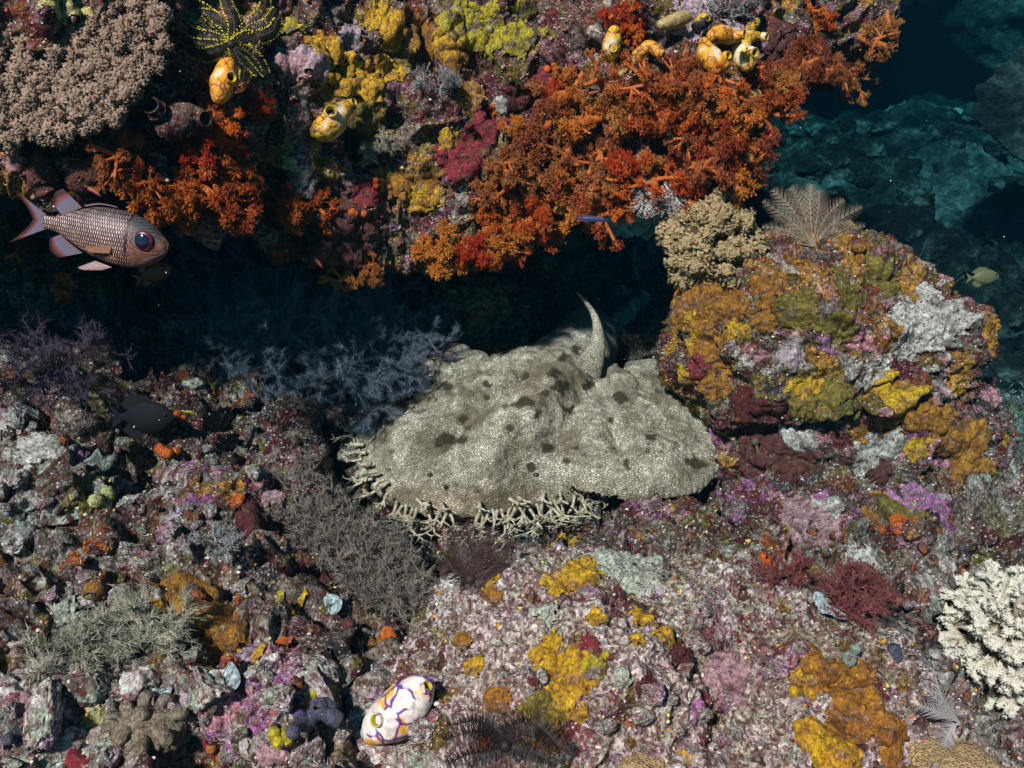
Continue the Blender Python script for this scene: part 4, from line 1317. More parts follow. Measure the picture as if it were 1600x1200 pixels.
        n2 *= 2
        V = G.transpose(1, 0, 2).reshape(-1, 3)
        return V, grid_quads(n2, n1, wrap=True)
    H = Acc()
    hp = catmull(np.array([P(905, 620, y=.05), P(918, 580, y=.04), P(932, 545, y=.07), P(934, 514, y=.09), P(925, 486, y=.11), P(902, 456, y=.13)]), 24)
    H.tube(hp, np.interp(np.linspace(0, 1, 24), [0, .2, .4, .6, .82, 1], [.03, .026, .015, .0085, .0045, .0015]), 14)
    H.V = [np.vstack(H.V) - base]
    obj('dorsal_fin', H.mesh('dorsal_fin'), M['shark'], root)
    r2 = P(972, 540, y=.22)
    parts.append(blade(r2 + (-.0, -.02, -.04), r2 + (.02, .08, -.04), P(954, 488, y=.28), .010, (.016, .0, .0)))
    r3 = P(990, 540, y=.45)
    parts.append(blade(r3 + (0, -.06, -.08), r3 + (.02, .12, -.08), P(965, 380, y=.6), .012, (.06, .0, .02)))
    # weld into one skin
    Vs, Fs, off = [], [], 0
    for V, F in parts:
        Vs.append(V); Fs.append(F + off); off += len(V)
    V = np.vstack(Vs)
    me = mesh_data('shark_rough', V, [np.vstack(Fs), tail_t + 0 * 0 + sum(len(p[0]) for p in parts[:4])])
    tmp = obj('shark_rough', me)
    rm = tmp.modifiers.new('r', 'REMESH')
    rm.mode = 'VOXEL'
    rm.voxel_size = .0027
    sm = tmp.modifiers.new('s', 'SMOOTH')
    sm.factor, sm.iterations = .5, 4
    dg = bpy.context.evaluated_depsgraph_get()
    ev = tmp.evaluated_get(dg).to_mesh()
    nv = len(ev.vertices)
    V = np.empty(nv * 3); ev.vertices.foreach_get('co', V); V = V.reshape(-1, 3)
    nl = len(ev.loops)
    L = np.empty(nl, np.int32); ev.loops.foreach_get('vertex_index', L)
    Fq = L.reshape(-1, 4) if nl == 4 * len(ev.polygons) else None
    F = Fq if Fq is not None else [np.array(list(p.vertices)) for p in ev.polygons]
    tmp.evaluated_get(dg).to_mesh_clear()
    bpy.data.objects.remove(tmp)
    # skin pebbling and ragged rear rims
    N = vnormals(V, F)
    V = V + N * (.0014 * pn(V * 130, 331) + .0028 * billow(V, 38, 332))[:, None]
    px, py, _ = project(V)
    spot = np.zeros(nv); brown = np.zeros(nv); tan = np.zeros(nv)
    nz = fbm(V, 60, 2, 341)
    for sx, sy, r in [(632, 622, 14), (650, 615, 7), (698, 604, 9), (716, 690, 12), (690, 690, 13), (706, 686, 10), (722, 655, 9), (795, 668, 8), (760, 620, 7), (820, 630, 12), (850, 615, 9),
                      (875, 605, 14), (885, 640, 10), (838, 648, 9), (856, 698, 12), (828, 730, 8), (884, 720, 7), (897, 700, 6), (888, 752, 6), (610, 660, 7), (745, 642, 6), (920, 602, 10), (955, 658, 7),
                      (1018, 684, 11), (980, 727, 10), (1086, 725, 15), (1078, 722, 9), (1040, 576, 8), (970, 623, 11), (900, 545, 9), (880, 560, 8), (820, 590, 9), (865, 585, 10), (925, 585, 8), (760, 600, 8), (935, 560, 7), (970, 570, 6)]:
        d = np.hypot(px - sx, (py - sy) * 1.25) / (r * 1.1) + .75 * nz
        spot = np.maximum(spot, .95 * (1 - smooth01(.62, .95, d)))
    rs = np.random.RandomState(345)
    for _ in range(70):
        sx, sy, r = rs.uniform(570, 1130), rs.uniform(575, 790), rs.uniform(2.5, 6)
        d = np.hypot(px - sx, (py - sy) * 1.25) / r + .8 * nz
        spot = np.maximum(spot, rs.uniform(.35, .75) * (1 - smooth01(.5, 1.1, d)))
    for sx, sy, rx, ry in [(690, 690, 55, 22), (650, 620, 45, 22), (860, 585, 80, 40), (700, 610, 60, 16), (1086, 725, 34, 24), (655, 770, 60, 26), (770, 780, 80, 20), (850, 620, 50, 30), (730, 655, 45, 20), (760, 735, 30, 18), (880, 700, 40, 26), (980, 620, 30, 30), (1050, 585, 40, 16), (920, 775, 20, 10), (600, 700, 24, 40), (1040, 778, 70, 7)]:
        d = np.hypot((px - sx) / rx, (py - sy) / ry) + .5 * nz
        brown = np.maximum(brown, .8 * (1 - smooth01(.4, 1.1, d)))
    tan = np.clip(smooth01(735, 800, py + 14 * nz) * (1 - smooth01(930, 1000, px)) + (1 - smooth01(560, 600, px + 10 * nz)) * .8 + smooth01(772, 784, py) * .8, 0, 1)
    o = mk('body', V - base, F, M['shark'], root, att={'spot': spot, 'brown': np.clip(brown + .12 * nz, 0, 1), 'tan': tan})
    # branching dermal lobes round the snout
    rr = random.Random(5)
    rim = [(602, 628, -.8, -.5), (590, 640, -.9, -.35), (578, 652, -1, -.25), (568, 662, -1, -.1), (560, 674, -1, .0), (558, 688, -1, .1), (556, 704, -1, .15), (558, 720, -1, .35), (566, 738, -.9, .4), (575, 752, -.9, .5), (588, 768, -.7, .6), (600, 778, -.6, .8), (616, 790, -.5, .9), (632, 797, -.4, 1),
           (650, 802, -.15, 1), (668, 805, -.1, 1), (688, 806, .0, 1), (704, 808, .05, 1), (745, 806, -.3, 1), (757, 805, -.1, 1), (770, 804, .05, 1), (784, 803, .1, 1), (798, 801, .1, 1), (812, 799, .15, 1), (826, 797, .2, 1), (840, 795, .25, 1), (854, 792, .3, 1), (868, 789, .35, 1), (880, 786, .4, 1), (906, 776, .3, 1), (918, 773, .5, .9), (930, 767, .8, .7), (936, 760, .9, .5)]
    for k, (x, y, dx, dy) in enumerate(rim):
        z = .03 if x > 600 else .045
        a = P(x, y, z=z)
        d2 = P(x + dx * 30, y + dy * 30, z=z - .012)
        b = d2 - a
        L = rr.uniform(.75, 1.2) * (1.15 if y > 780 else .9)
        dirv = b / np.linalg.norm(b)
        side = np.cross(dirv, [0, 0, 1.0])
        A = Acc()

        def branch(p, d, ln, r, dep):
            n = 5
            pts = [p]
            for q in range(n):
                d = d + side * rr.uniform(-.2, .2) + np.array([0, 0, rr.uniform(-.15, .18)])
                d = d / np.linalg.norm(d)
                pts.append(pts[-1] + d * ln / n)
            A.tube(pts, np.linspace(r, r * .62, n + 1), 6)
            if dep > 0:
                for q in range(rr.choice((2, 3, 3))):
                    at = pts[rr.choice((2, 3, 4, 5))]
                    sg = (-1) ** q
                    nd = d * .7 + side * sg * rr.uniform(.5, 1.2) + np.array([0, 0, rr.uniform(-.2, .3)])
                    branch(at, nd / np.linalg.norm(nd), ln * rr.uniform(.4, .62), r * .66, dep - 1)
        ln = .036 * L
        branch(a - dirv * .008, unit_(dirv + side * rr.uniform(-.5, .5)), ln * rr.uniform(.6, 1.35), .0027, 3)
        if rr.random() < .5:
            w = unit_(dirv + side * rr.uniform(-.8, .8) + np.array([0, 0, .25]))
            branch(a - dirv * .016 + np.array([0, 0, .008]), w, ln * .6, .0032, 1)
        if rr.random() < .6:
            branch(a - dirv * .006 + side * .006, dirv + side * .4, ln * .7, .003, 1)
        A2 = np.vstack(A.V) - base
        A.V = [A2]
        obj('dermal_lobe', A.mesh('dermal_lobe'), M['lobe'], root)
    # small eyes with raised brow, and the two pale shell bits on the back
    for x, y, z in [(672, 742, .098), (838, 742, .105)]:
        p = P(x, y, z=z)
        v, f = ICO2
        mk('eye', v * (.0042, .0035, .003) + p - base, f, M['shark_eye'], root)
    return root


make_shark()
# ------------------------------------------------------------------ corals, squirts, feather stars, hydroids
CAMV = Vector(CAM)


def unit(v):
    v = np.asarray(v, float)
    return v / (np.linalg.norm(v) + 1e-12)


def rdir(r, n):
    d = r.normal(size=(n, 3))
    return d / np.linalg.norm(d, axis=1)[:, None]


# ---- orange soft corals: stalk with side branches that end in balls of eight armed polyps
def soft_proto(seed, nb=8, spread=1.0, polyps=46):
    r = np.random.RandomState(seed)
    S, Pp = Acc(), Acc()
    top = np.array([r.uniform(-.1, .1), r.uniform(-.1, .1), .75])
    trunk = catmull(np.array([[0, 0, -.08], [0, 0, .2], top * .65, top]), 9)
    S.tube(trunk, np.linspace(.10, .055, 9), 8)
    balls = [(top + (0, 0, .12), .17)]
    for k in range(nb):
        t = r.uniform(.25, .95)
        base = trunk[int(t * 8)]
        a = k * 2.4 + r.uniform(-.4, .4)
        d = unit([math.cos(a), math.sin(a), r.uniform(.1, .75)])
        L = r.uniform(.2, .42) * spread
        mid = base + d * L * .5 + np.array([0, 0, -.02])
        end = base + d * L + np.array([0, 0, r.uniform(-.06, .08)])
        S.tube(catmull(np.array([base, mid, end]), 5), np.linspace(.05, .03, 5), 6)
        balls.append((end, r.uniform(.10, .16)))
        for q in range(r.randint(2, 4)):
            d2 = unit(d + r.normal(size=3) * .8)
            e2 = mid + d2 * L * r.uniform(.4, .8)
            S.tube(np.array([mid, (mid + e2) / 2 + r.normal(size=3) * .01, e2]), [.03, .025, .02], 5)
            balls.append((e2, r.uniform(.07, .12)))
    for c, R in balls:
        n = int(polyps * (R / .12) ** 1.6)
        d = rdir(r, n)
        rad = R * r.uniform(.55, 1.0, n)
        p = c + d * rad[:, None]
        A_, B_ = [], []
        Pp.spikes(c + d * (rad * .25)[:, None], p, .012)
        for q in range(7):
            dd = d * .7 + rdir(r, n) * .85
            dd /= np.linalg.norm(dd, axis=1)[:, None]
            A_.append(p - d * .008); B_.append(p + dd * r.uniform(.028, .05, n)[:, None])
        Pp.spikes(np.vstack(A_), np.vstack(B_), .0085)
    return S.mesh('stalk'), Pp.mesh('polyps', smooth=False)


SOFT = {}
for mname in ('soft_orange', 'soft_red', 'soft_brown'):
    SOFT[mname] = []
_protos = [soft_proto(600 + k, nb=6 + k % 4, spread=.85 + .12 * (k % 3)) for k in range(4)] + [soft_proto(620 + k, nb=6, spread=1.35 + .2 * k, polyps=26) for k in range(4)]
for mname in SOFT:
    for st, pl in _protos:
        a, b = st.copy(), pl.copy()
        a.materials.append(M['stalk_orange']); b.materials.append(M[mname])
        SOFT[mname].append((a, b))


def soft_coral(px, py, size, mname, r, label, group, droop=.35, toward=.5):
    c, n = on(px, py)
    d = n * .6 + unit(CAM - c) * toward + np.array([0, 0, -droop]) + r.normal(size=3) * .22
    st, pl = SOFT[mname][r.randint(0, 8)]
    e = empty('soft_coral', frame(c - n * .002, d, r.uniform(0, 6.3), size * r.uniform(.85, 1.15)))
    sz = 'short' if size < .05 else ('middling' if size < .07 else 'tall')
    tag(e, f'{sz} {label} {near(px, py)}', 'soft coral', group)
    for nm, me in (('stalk', st), ('polyps', pl)):
        o = bpy.data.objects.new(nm, me)
        COL.objects.link(o)
        o.parent = e
    return e


def in_poly(poly, x, y):
    c = False
    for i in range(len(poly)):
        (x1, y1), (x2, y2) = poly[i], poly[i - 1]
        if (y1 > y) != (y2 > y) and x < (x2 - x1) * (y - y1) / (y2 - y1) + x1: c = not c
    return c


def soft_field():
    r = np.random.RandomState(640)
    poly = [(1005, 130), (1090, 110), (1190, 120), (1235, 60), (1255, 95), (1205, 180), (1165, 235), (1120, 275), (1060, 285), (1000, 308), (940, 318), (890, 335), (840, 355), (780, 382), (700, 408), (650, 410), (690, 380), (745, 340), (760, 290), (800, 240), (830, 190), (850, 140), (900, 110), (940, 130)]
    pts, t = [], 0
    while len(pts) < 105 and t < 6000:
        t += 1
        x, y = r.uniform(640, 1260), r.uniform(60, 412)
        if not in_poly(poly, x, y): continue
        if 955 < x < 1060 and 165 < y < 235: continue        # bare purple rock shows here
        if any((x - a) ** 2 + (y - b) ** 2 < 27 ** 2 for a, b in pts): continue
        pts.append((x, y))
    for x, y in pts:
        lower = y > 330 - (x - 800) * .25
        red = (abs(x - 1000) < 60 and y > 260) or r.uniform() < .12
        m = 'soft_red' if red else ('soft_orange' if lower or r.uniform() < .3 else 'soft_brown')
        lab = {'soft_red': 'vivid red orange soft coral', 'soft_orange': 'bright orange soft coral', 'soft_brown': 'dull brownish orange soft coral'}[m]
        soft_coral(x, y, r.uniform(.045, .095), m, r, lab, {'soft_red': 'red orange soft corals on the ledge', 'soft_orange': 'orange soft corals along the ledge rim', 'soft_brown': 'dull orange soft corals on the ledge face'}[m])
    for x, y, s, m in [(290, 275, .085, 'soft_orange'), (300, 310, .08, 'soft_orange'), (330, 285, .08, 'soft_orange'), (345, 320, .07, 'soft_orange'), (370, 290, .07, 'soft_orange'), (375, 265, .06, 'soft_orange'), (265, 320, .07, 'soft_orange'), (300, 230, .06, 'soft_red'), (215, 265, .06, 'soft_orange'), (230, 285, .055, 'soft_orange')]:
        soft_coral(x, y, s, m, r, 'orange soft coral over the cave', 'orange soft corals over the dark cave mouth')
    for x, y, s, m in [(310, 120, .05, 'soft_brown'), (320, 150, .05, 'soft_brown'), (335, 175, .05, 'soft_red'), (350, 195, .06, 'soft_red'), (360, 215, .055, 'soft_red')]:
        soft_coral(x, y, s, m, r, 'trailing red orange soft coral', 'soft corals beside the yellow sea squirt')
    for x, y, s, m in [(405, 155, .045, 'soft_red'), (408, 175, .04, 'soft_red')]:
        soft_coral(x, y, s, m, r, 'round red orange soft coral tuft', 'round red soft coral tufts')
    for x, y, s, m in [(440, 318, .055, 'soft_orange'), (462, 325, .055, 'soft_orange'), (495, 318, .05, 'soft_orange'), (510, 305, .04, 'soft_orange')]:
        soft_coral(x, y, s, m, r, 'orange soft coral sprig', 'orange sprigs above the brown sponge')
    for x, y, s, m in [(525, 425, .05, 'soft_orange'), (545, 420, .05, 'soft_brown'), (445, 388, .04, 'soft_brown'), (575, 415, .045, 'soft_brown'), (600, 410, .04, 'soft_brown')]:
        soft_coral(x, y, s, m, r, 'orange soft coral under the rim', 'soft corals under the rim by the sea fan')
    for x, y, s, m in [(170, 245, .05, 'soft_brown'), (160, 260, .04, 'soft_brown'), (8, 370, .05, 'soft_orange'), (12, 395, .05, 'soft_orange')]:
        soft_coral(x, y, s, m, r, 'dull orange soft coral', 'small soft corals near the striped fish')
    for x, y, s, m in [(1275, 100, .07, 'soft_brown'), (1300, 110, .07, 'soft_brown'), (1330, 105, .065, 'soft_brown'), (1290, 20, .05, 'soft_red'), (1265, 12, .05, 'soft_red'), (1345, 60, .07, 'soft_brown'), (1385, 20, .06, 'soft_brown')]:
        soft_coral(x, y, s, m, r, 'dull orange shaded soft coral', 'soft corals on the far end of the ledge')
    for x, y, s in [(960, 20, .04), (985, 12, .045), (1000, 28, .04), (975, 45, .035), (988, 55, .035), (965, 30, .035)]:
        soft_coral(x, y, s, 'soft_red', r, 'vivid orange soft coral ball', 'vivid orange balls above the pale sea squirt', droop=.1)


soft_field()


# ---- little orange sponge balls (clustered knobs)
def knob_cluster(px, py, r0, n, mat, label, group, seed):
    r = np.random.RandomState(seed)
    c, nn = on(px, py)
    e = empty('knob_sponge', frame(c, nn))
    tag(e, label, 'sponge', group)
    for k in range(n):
        V, F = ICO2
        a, q = r.uniform(0, 6.28), r.uniform(0, 1) ** .5 * r0 * 1.6
        R = r0 * r.uniform(.45, .85)
        V = V * R * (1 + .18 * pn(V * 2.2, seed + k))[:, None] + np.array([q * math.cos(a), q * math.sin(a), R * .5])
        mk('knob', V, F, mat, e)


for k, (px, py, r0, n, mname, lab) in enumerate([(412, 262, .006, 6, 'orange_sponge', 'orange knob sponge left of the chalky white crust'), (425, 288, .005, 5, 'orange_sponge', 'orange knob sponge beneath the chalky white crust'), (580, 285, .006, 5, 'orange_sponge', 'orange knob sponge pair beside yellow crust'),
        (558, 325, .008, 8, 'orange_sponge', 'orange knob sponge above the smooth brown sponge'), (770, 172, .007, 7, 'orange_sponge', 'orange knob sponge beside crimson crust on the ledge'), (868, 108, .008, 8, 'orange_sponge', 'orange knob sponge at the edge of the orange thicket'), (262, 708, .009, 8, 'orange_sponge', 'lone orange knob sponge on the dim rubble slope'),
        (1195, 878, .008, 5, 'orange_sponge', 'orange knob sponge between mound and boulder foot'), (275, 650, .007, 4, 'orange_sponge', 'orange knob sponge by the dark damselfish'), (525, 1055, .013, 10, 'lemon_sponge', 'lumpy lemon yellow sponge beside the dark round sponge'), (505, 1080, .009, 6, 'lemon_sponge', 'small lemon sponge lump below the larger lemon one'),
        (490, 1085, .007, 5, 'lemon_sponge', 'little lemon sponge knobs on the rubble edge'), (440, 1150, .008, 6, 'lemon_sponge', 'lemon sponge by the slate finger sponge'), (560, 1058, .012, 1, 'slate_sponge', 'dark slate round sponge beside the lemon sponge'), (555, 975, .011, 2, 'plum_sponge', 'dull plum round sponge under the taupe hydroid'),
        (480, 1115, .010, 6, 'violet_sponge', 'violet sponge patch beside the slate fingers'), (150, 788, .012, 9, 'lime_crust', 'yellowish lump coral on the dim slope'), (305, 985, .006, 5, 'olive_crust', 'olive knobs on ochre sponge'), (335, 1165, .010, 3, 'ochre_sponge', 'brown orange round sponge among pale stones'), (755, 1140, .006, 6, 'orange_sponge', 'small orange knobs by the black feather star'),
        (1340, 1030, .010, 3, 'grey_sponge', 'grey green round sponge at the mound edge'), (1395, 1025, .008, 2, 'slate_sponge', 'dark slate knob by the red bushy algae'), (1328, 398, .013, 2, 'ochre_sponge', 'rusty round sponge behind the boulder top'), (245, 715, .014, 4, 'sand_sponge', 'sandy smooth sponge under the orange knobs')]):
    knob_cluster(px, py, r0, n, M[mname], lab, None, 700 + k)


# ---- finger sponge and pale blue plates
def fingers(px, py, mat, segs, label, cat, rad=.006):
    c, n = on(px, py)
    e = empty('finger_sponge', frame(c, (0, 0, 1)))
    tag(e, label, cat)
    for s in segs:
        A = Acc()
        pts = catmull(np.array(s, float), 12)
        rr = rad * (1 + .2 * np.sin(np.linspace(0, 7, 12)))
        rr[0] *= .8; rr[-1] *= .75
        A.tube(pts, rr, 10)
        obj('finger', A.mesh('finger'), mat, e)


fingers(480, 1135, M['slate_sponge'], [[(-.03, 0, .006), (-.012, -.004, .012), (.0, .004, .010)], [(.0, .0, .004), (.006, .012, .016), (.008, .03, .022)], [(-.006, -.012, .008), (-.012, -.02, .009), (-.02, -.016, .006)]], 'slate blue finger sponge lying among rubble stones', 'sponge', .007)
fingers(45, 1150, M['slate_sponge'], [[(0, 0, .0), (.006, .008, .012), (.008, .02, .016)]], 'short slate finger sponge near pink crust stones', 'sponge', .006)


def plate(name, px, py, pts, mat, label, lift=.012, th=.0025, tilt=(0, -.5, .8)):
    """thin wavy sheet standing a little off the rock; pts in picture units (about mm) round its centre"""
    c, n = on(px, py)
    dep = _dep[hit(px, py)]
    s = dep / FPX
    o2 = np.array([(a * s, -b * s, 0) for a, b in pts])
    o2 = catmull(np.vstack([o2[-1:], o2, o2[:2]]), 240)
    seg = 240 / (len(pts) + 2)
    o2 = o2[int(seg):int(seg * (len(pts) + 1))][:, :2]
    m = len(o2)
    t = np.linspace(0, 1, 10)
    G = o2[:, None, :] * t[None, :, None]
    z = .004 * pn(np.dstack([G, G[..., :1] * 0]).reshape(-1, 3) * 70, px).reshape(m, 10) + .004 * t[None, :] ** 2
    up = np.dstack([G, z + th * (1 - t[None, :] ** 6)]).reshape(-1, 3)
    dn = np.dstack([G, z - th * (1 - t[None, :] ** 6)]).reshape(-1, 3)
    Q = grid_quads(m, 10, wrap=True)
    V, F = np.vstack([up, dn]), np.vstack([Q, Q[:, ::-1] + len(up)])
    # face the camera side of the slope, right way up
    zax = Vector(unit(np.array(unit(CAM - c)) * .7 + n * .5 + np.array([0, 0, .2])))
    xax = Vector((1, 0, 0)); yax = zax.cross(xax).normalized(); xax = yax.cross(zax)
    R = Matrix((xax, yax, zax)).transposed().to_4x4()
    o = mk(name, V, F, mat)
    o.matrix_world = Matrix.Translation(Vector(c + np.array(zax) * lift)) @ R
    return tag(o, label, 'sponge')


plate('plate_sponge', 345, 1065, [(-25, 15), (-20, -8), (0, -14), (8, -28), (22, -14), (28, 4), (18, 22), (2, 26), (0, 8), (-12, 12)], M['blue_sponge'], 'large pale blue grey leaf sponge on the stony slope', .014)
plate('plate_sponge', 268, 1078, [(-16, -2), (-4, 4), (8, -6), (14, 0), (8, 10), (-8, 10)], M['blue_sponge'], 'small curled pale blue sponge beside the bushy hydroid', .012)
plate('plate_sponge', 520, 950, [(-12, -10), (0, -16), (14, -8), (14, 6), (2, 16), (-6, 8), (2, -2), (-10, 2)], M['blue_sponge'], 'pale blue sponge scrap under the taupe hydroid', .012)
plate('plate_sponge', 1285, 945, [(-22, -16), (-10, -18), (0, 0), (26, 16), (18, 22), (0, 14), (-16, 10)], M['blue_sponge'], 'pale blue angular sponge flake beside red bushy algae', .012)
plate('plate_sponge', 150, 722, [(-28, 6), (-14, -4), (-4, -18), (6, -6), (22, -10), (18, 8), (8, 16), (-4, 8), (-16, 14)], M['grey_sponge'], 'grey green lobed sponge with pits on the dim slope', .012, .004)
plate('plate_sponge', 1480, 175, [(0, 0), (10, -8), (20, 0), (10, 8)], M['grey_sponge'], 'tiny grey sponge flake on the far reef', .01)


# ---- sea squirts
def squirt_mat(name, base, blot, vein, vs=55, veinw=.05, amount=.5):
    t = NT(name)
    w = t.warp(40, .02)
    vo = t.vor(vs, w, 'DISTANCE_TO_EDGE')
    ve = t.ramp(vo.outputs['Distance'], [(veinw * .35, 1.0), (veinw, 0.0)])
    ve = t.math('MULTIPLY', ve, t.ramp(t.noise(45, 2), [(.42, 0.0), (.5, 1.0)]))
    bl = t.ramp(t.noise(48, 2, .4), [(1 - amount - .04, 0.0), (1 - amount + .04, 1.0)])
    c = t.mix(bl, base, blot)
    c = t.mix(ve, c, vein)
    c = t.mix(1.0, c, t.ramp(t.noise(120, 5, .7), [(.3, .6), (.55, 1.0), (.8, 1.1)]), 'MULTIPLY')
    c = t.mix(t.ramp(t.noise(70, 5, .75), [(.58, 0.0), (.7, .6)]), c, BROWN)
    t.bump(vo.outputs['Distance'], .003, .35)
    return t.color(c, .5, .35)


M['squirt_white'] = squirt_mat('white_veined_squirt', (.68, .65, .60), (.75, .38, .02), (.10, .04, .22), 50, .10, .42)
M['squirt_yellow'] = squirt_mat('yellow_squirt', (.66, .58, .38), (.62, .36, .02), (.10, .03, .04), 75, .09, .58)
M['squirt_gold'] = squirt_mat('golden_squirt', (.60, .52, .34), (.60, .30, .015), (.22, .07, .03), 90, .10, .62)
M['squirt_dark'] = squirt_mat('dark_spotted_squirt', (.5, .33, .03), (.03, .03, .03), (.02, .02, .03), 110, .22, .45)
M['squirt_olive'] = squirt_mat('olive_squirt', (.34, .28, .12), (.24, .19, .08), (.5, .44, .25), 60, .04, .5)
M['squirt_rim'] = plain_mat('siphon_lining', (.34, .27, .01), .5, .2)
M['squirt_brown'] = reef_mat('brown_squirt_tunic', [BROWN, DGREY, (.14, .09, .07), MAROON], [BROWN, GREY, DGREY, MAROON], white=.93)


def squirt(spine, rad, mat, label, siphons=(), rim=None, group=None, name='sea_squirt', lumps=.06, seed=1, flat=1.0):
    """bag shaped tunicate: spine points (world) with radii, siphons = (point, direction, radius, length)"""
    sp = catmull(np.array(spine), 40)
    rr = catmull(np.array(rad, float)[:, None], 40)[:, 0]
    base = sp[0]
    e = empty(name, Matrix.Translation(Vector(base)))
    tag(e, label, 'sea squirt', group)
    A = Acc()
    A.tube(sp, rr, 28)
    V = np.vstack(A.V); Q = np.vstack(A.Q); T = np.vstack(A.T)
    # close the root end too
    V = np.vstack([V, sp[0] - unit(sp[1] - sp[0]) * rr[0] * .6])
    T = np.vstack([T, [[(k + 1) % 28, k, len(V) - 1] for k in range(28)]])
    axis_c = np.vstack([np.repeat(sp, 28, 0), sp[-1:], sp[:1]])
    d = V - axis_c
    V = V + d * (lumps * 2 * fbm(V, 45, 2, seed))[:, None]
    mk('tunic', V - base, [Q, T], mat, e)
    for p, dr, r, L in siphons:
        dr = unit(dr)
        S = Acc()
        prof = [(0, 1.35), (.5, 1.08), (.85, 1.0), (1.0, 1.06), (1.03, .95), (.95, .80), (.5, .7), (.15, .65)]
        ref = np.cross(dr, [.3, .2, .9]); ref = unit(ref); b = np.cross(dr, ref)
        a = np.linspace(0, 2 * np.pi, 25)[:-1]
        rings = [p + dr * L * h + r * q * (ref * np.cos(a)[:, None] + b * np.sin(a)[:, None]) for h, q in prof]
        G = np.array(rings)
        out, inn = G[:5].transpose(1, 0, 2), G[4:].transpose(1, 0, 2)
        s = mk('siphon', out.reshape(-1, 3) - base, grid_quads(24, 5, wrap=True), mat, e)
        mk('siphon_lining', inn.reshape(-1, 3) - base, grid_quads(24, 4, wrap=True), rim or M['squirt_rim'], s)
        bot = np.vstack([G[-1], p + dr * L * .1])
        mk('siphon_hole_shade', bot - base, np.array([[k, (k + 1) % 24, 24] for k in range(24)]), M['dark_mouth'], s)  # dark disc: shade inside the siphon put into its colour
    return e


def at(px, py, off=.0, up=0.0):
    c, n = on(px, py)
    return c + unit(CAM - c) * off + np.array([0, 0, up])


def toward(px, py, px2, py2, d):
    return P(px2, py2, d=d) - P(px, py, d=d)


def img_squirt(pts, rad_px, mat, label, siph, lift=.02, sd=.92, **k):
    """spine given at places in the picture, standing lift metres off the rock behind"""
    ds = np.array([(on(x, y)[0] - CAM) @ FWD for x, y in pts])
    kk = np.arange(len(pts))
    dl = np.polyval(np.polyfit(kk, ds, 1), kk)
    dl = dl - max(0, np.max(dl - ds)) * .6 - lift
    dep = dl.mean()
    s = dep / FPX
    spine = [P(x, y, d=q) for (x, y), q in zip(pts, dl)]
    sl = []
    for x, y, r, ln, (dx, dy) in siph:
        j = int(np.argmin([(x - a) ** 2 + (y - b) ** 2 for a, b in pts]))
        p = P(x, y, d=dl[j] - rad_px[j] * s * sd)
        dr = unit(CAM - p) * .8 + RGT * dx + UPV * (-dy)
        sl.append((p, dr, r * s, ln * s))
    return squirt(spine, [q * s for q in rad_px], mat, label, sl, **k)


img_squirt([(574, 1150), (595, 1135), (620, 1115), (645, 1090), (660, 1074), (664, 1068)], [15, 31, 36, 33, 23, 12], M['squirt_white'], 'large white sea squirt with purple veins and orange blotches on rubble', [(594, 1124, 10, 12, (-.5, .1)), (664, 1076, 8, 9, (.9, -.9))], lift=.03, sd=1.1, seed=21, lumps=.05)
img_squirt([(492, 207), (505, 203), (520, 192), (535, 175), (545, 163)], [10, 19, 21, 16, 8], M['squirt_yellow'], 'yellow and cream sea squirt with dark open mouth on the ledge', [(517, 178, 9, 12, (.0, -.3)), (548, 162, 6, 8, (.9, -.6))], lift=.03, seed=22)
img_squirt([(340, 158), (345, 142), (350, 125), (356, 105), (360, 95)], [9, 18, 19, 15, 8], M['squirt_gold'], 'gold and white net patterned sea squirt under the dark feather star', [(358, 122, 8, 8, (.5, -.2))], lift=.03, seed=23)
img_squirt([(955, 95), (955, 82), (957, 65), (960, 50), (963, 44)], [8, 14, 14, 11, 5], M['squirt_yellow'], 'pale cream sea squirt with one dark slit mouth below orange balls', [(957, 75, 7, 6, (.1, -.1))], lift=.028, seed=24)
img_squirt([(990, 85), (1003, 80), (1015, 72), (1028, 82), (1034, 90)], [5, 9, 10, 8, 4], M['squirt_gold'], 'small gold and black sea squirt pair by the dark hollow', [(1033, 84, 5, 6, (.8, .4))], lift=.026, seed=25)
img_squirt([(968, 118), (978, 106), (990, 96), (998, 90)], [4, 7, 7, 4], M['squirt_olive'], 'purple stalked sea squirt cluster tangled in orange coral', [(990, 112, 5, 5, (.2, .2))], lift=.03, seed=26)
img_squirt([(1100, 62), (1104, 82), (1116, 96), (1130, 98), (1136, 92)], [8, 16, 19, 14, 6], M['squirt_gold'], 'big golden sea squirt with brown net veins beside its pale twin', [(1134, 88, 6, 7, (.6, -.2)), (1150, 56, 7, 14, (1.2, -.2))], lift=.03, seed=27)
img_squirt([(1110, 58), (1122, 54), (1138, 56), (1152, 58)], [8, 14, 12, 8], M['squirt_gold'], 'upper arm lobe of a golden sea squirt under lilac crust', [], lift=.03, seed=28)
img_squirt([(1172, 106), (1164, 96), (1158, 82), (1160, 66), (1172, 58), (1186, 57)], [9, 15, 15, 14, 11, 7], M['squirt_yellow'], 'curled yellow sea squirt with white belly and round blue grey mouth', [(1174, 82, 7, 9, (.6, .0)), (1192, 58, 6, 7, (1.1, -.1))], lift=.032, seed=29)
img_squirt([(1085, 45), (1098, 34), (1110, 28)], [7, 12, 8], M['squirt_dark'], 'black sea squirt with dense yellow spots beside lilac crust', [(1105, 30, 4, 4, (.2, -.2))], lift=.02, seed=30)
img_squirt([(1168, 50), (1176, 40), (1184, 33)], [5, 9, 6], M['squirt_dark'], 'little orange spotted sea squirt above the curled yellow one', [(1180, 38, 3, 4, (.2, -.2))], lift=.02, seed=31)
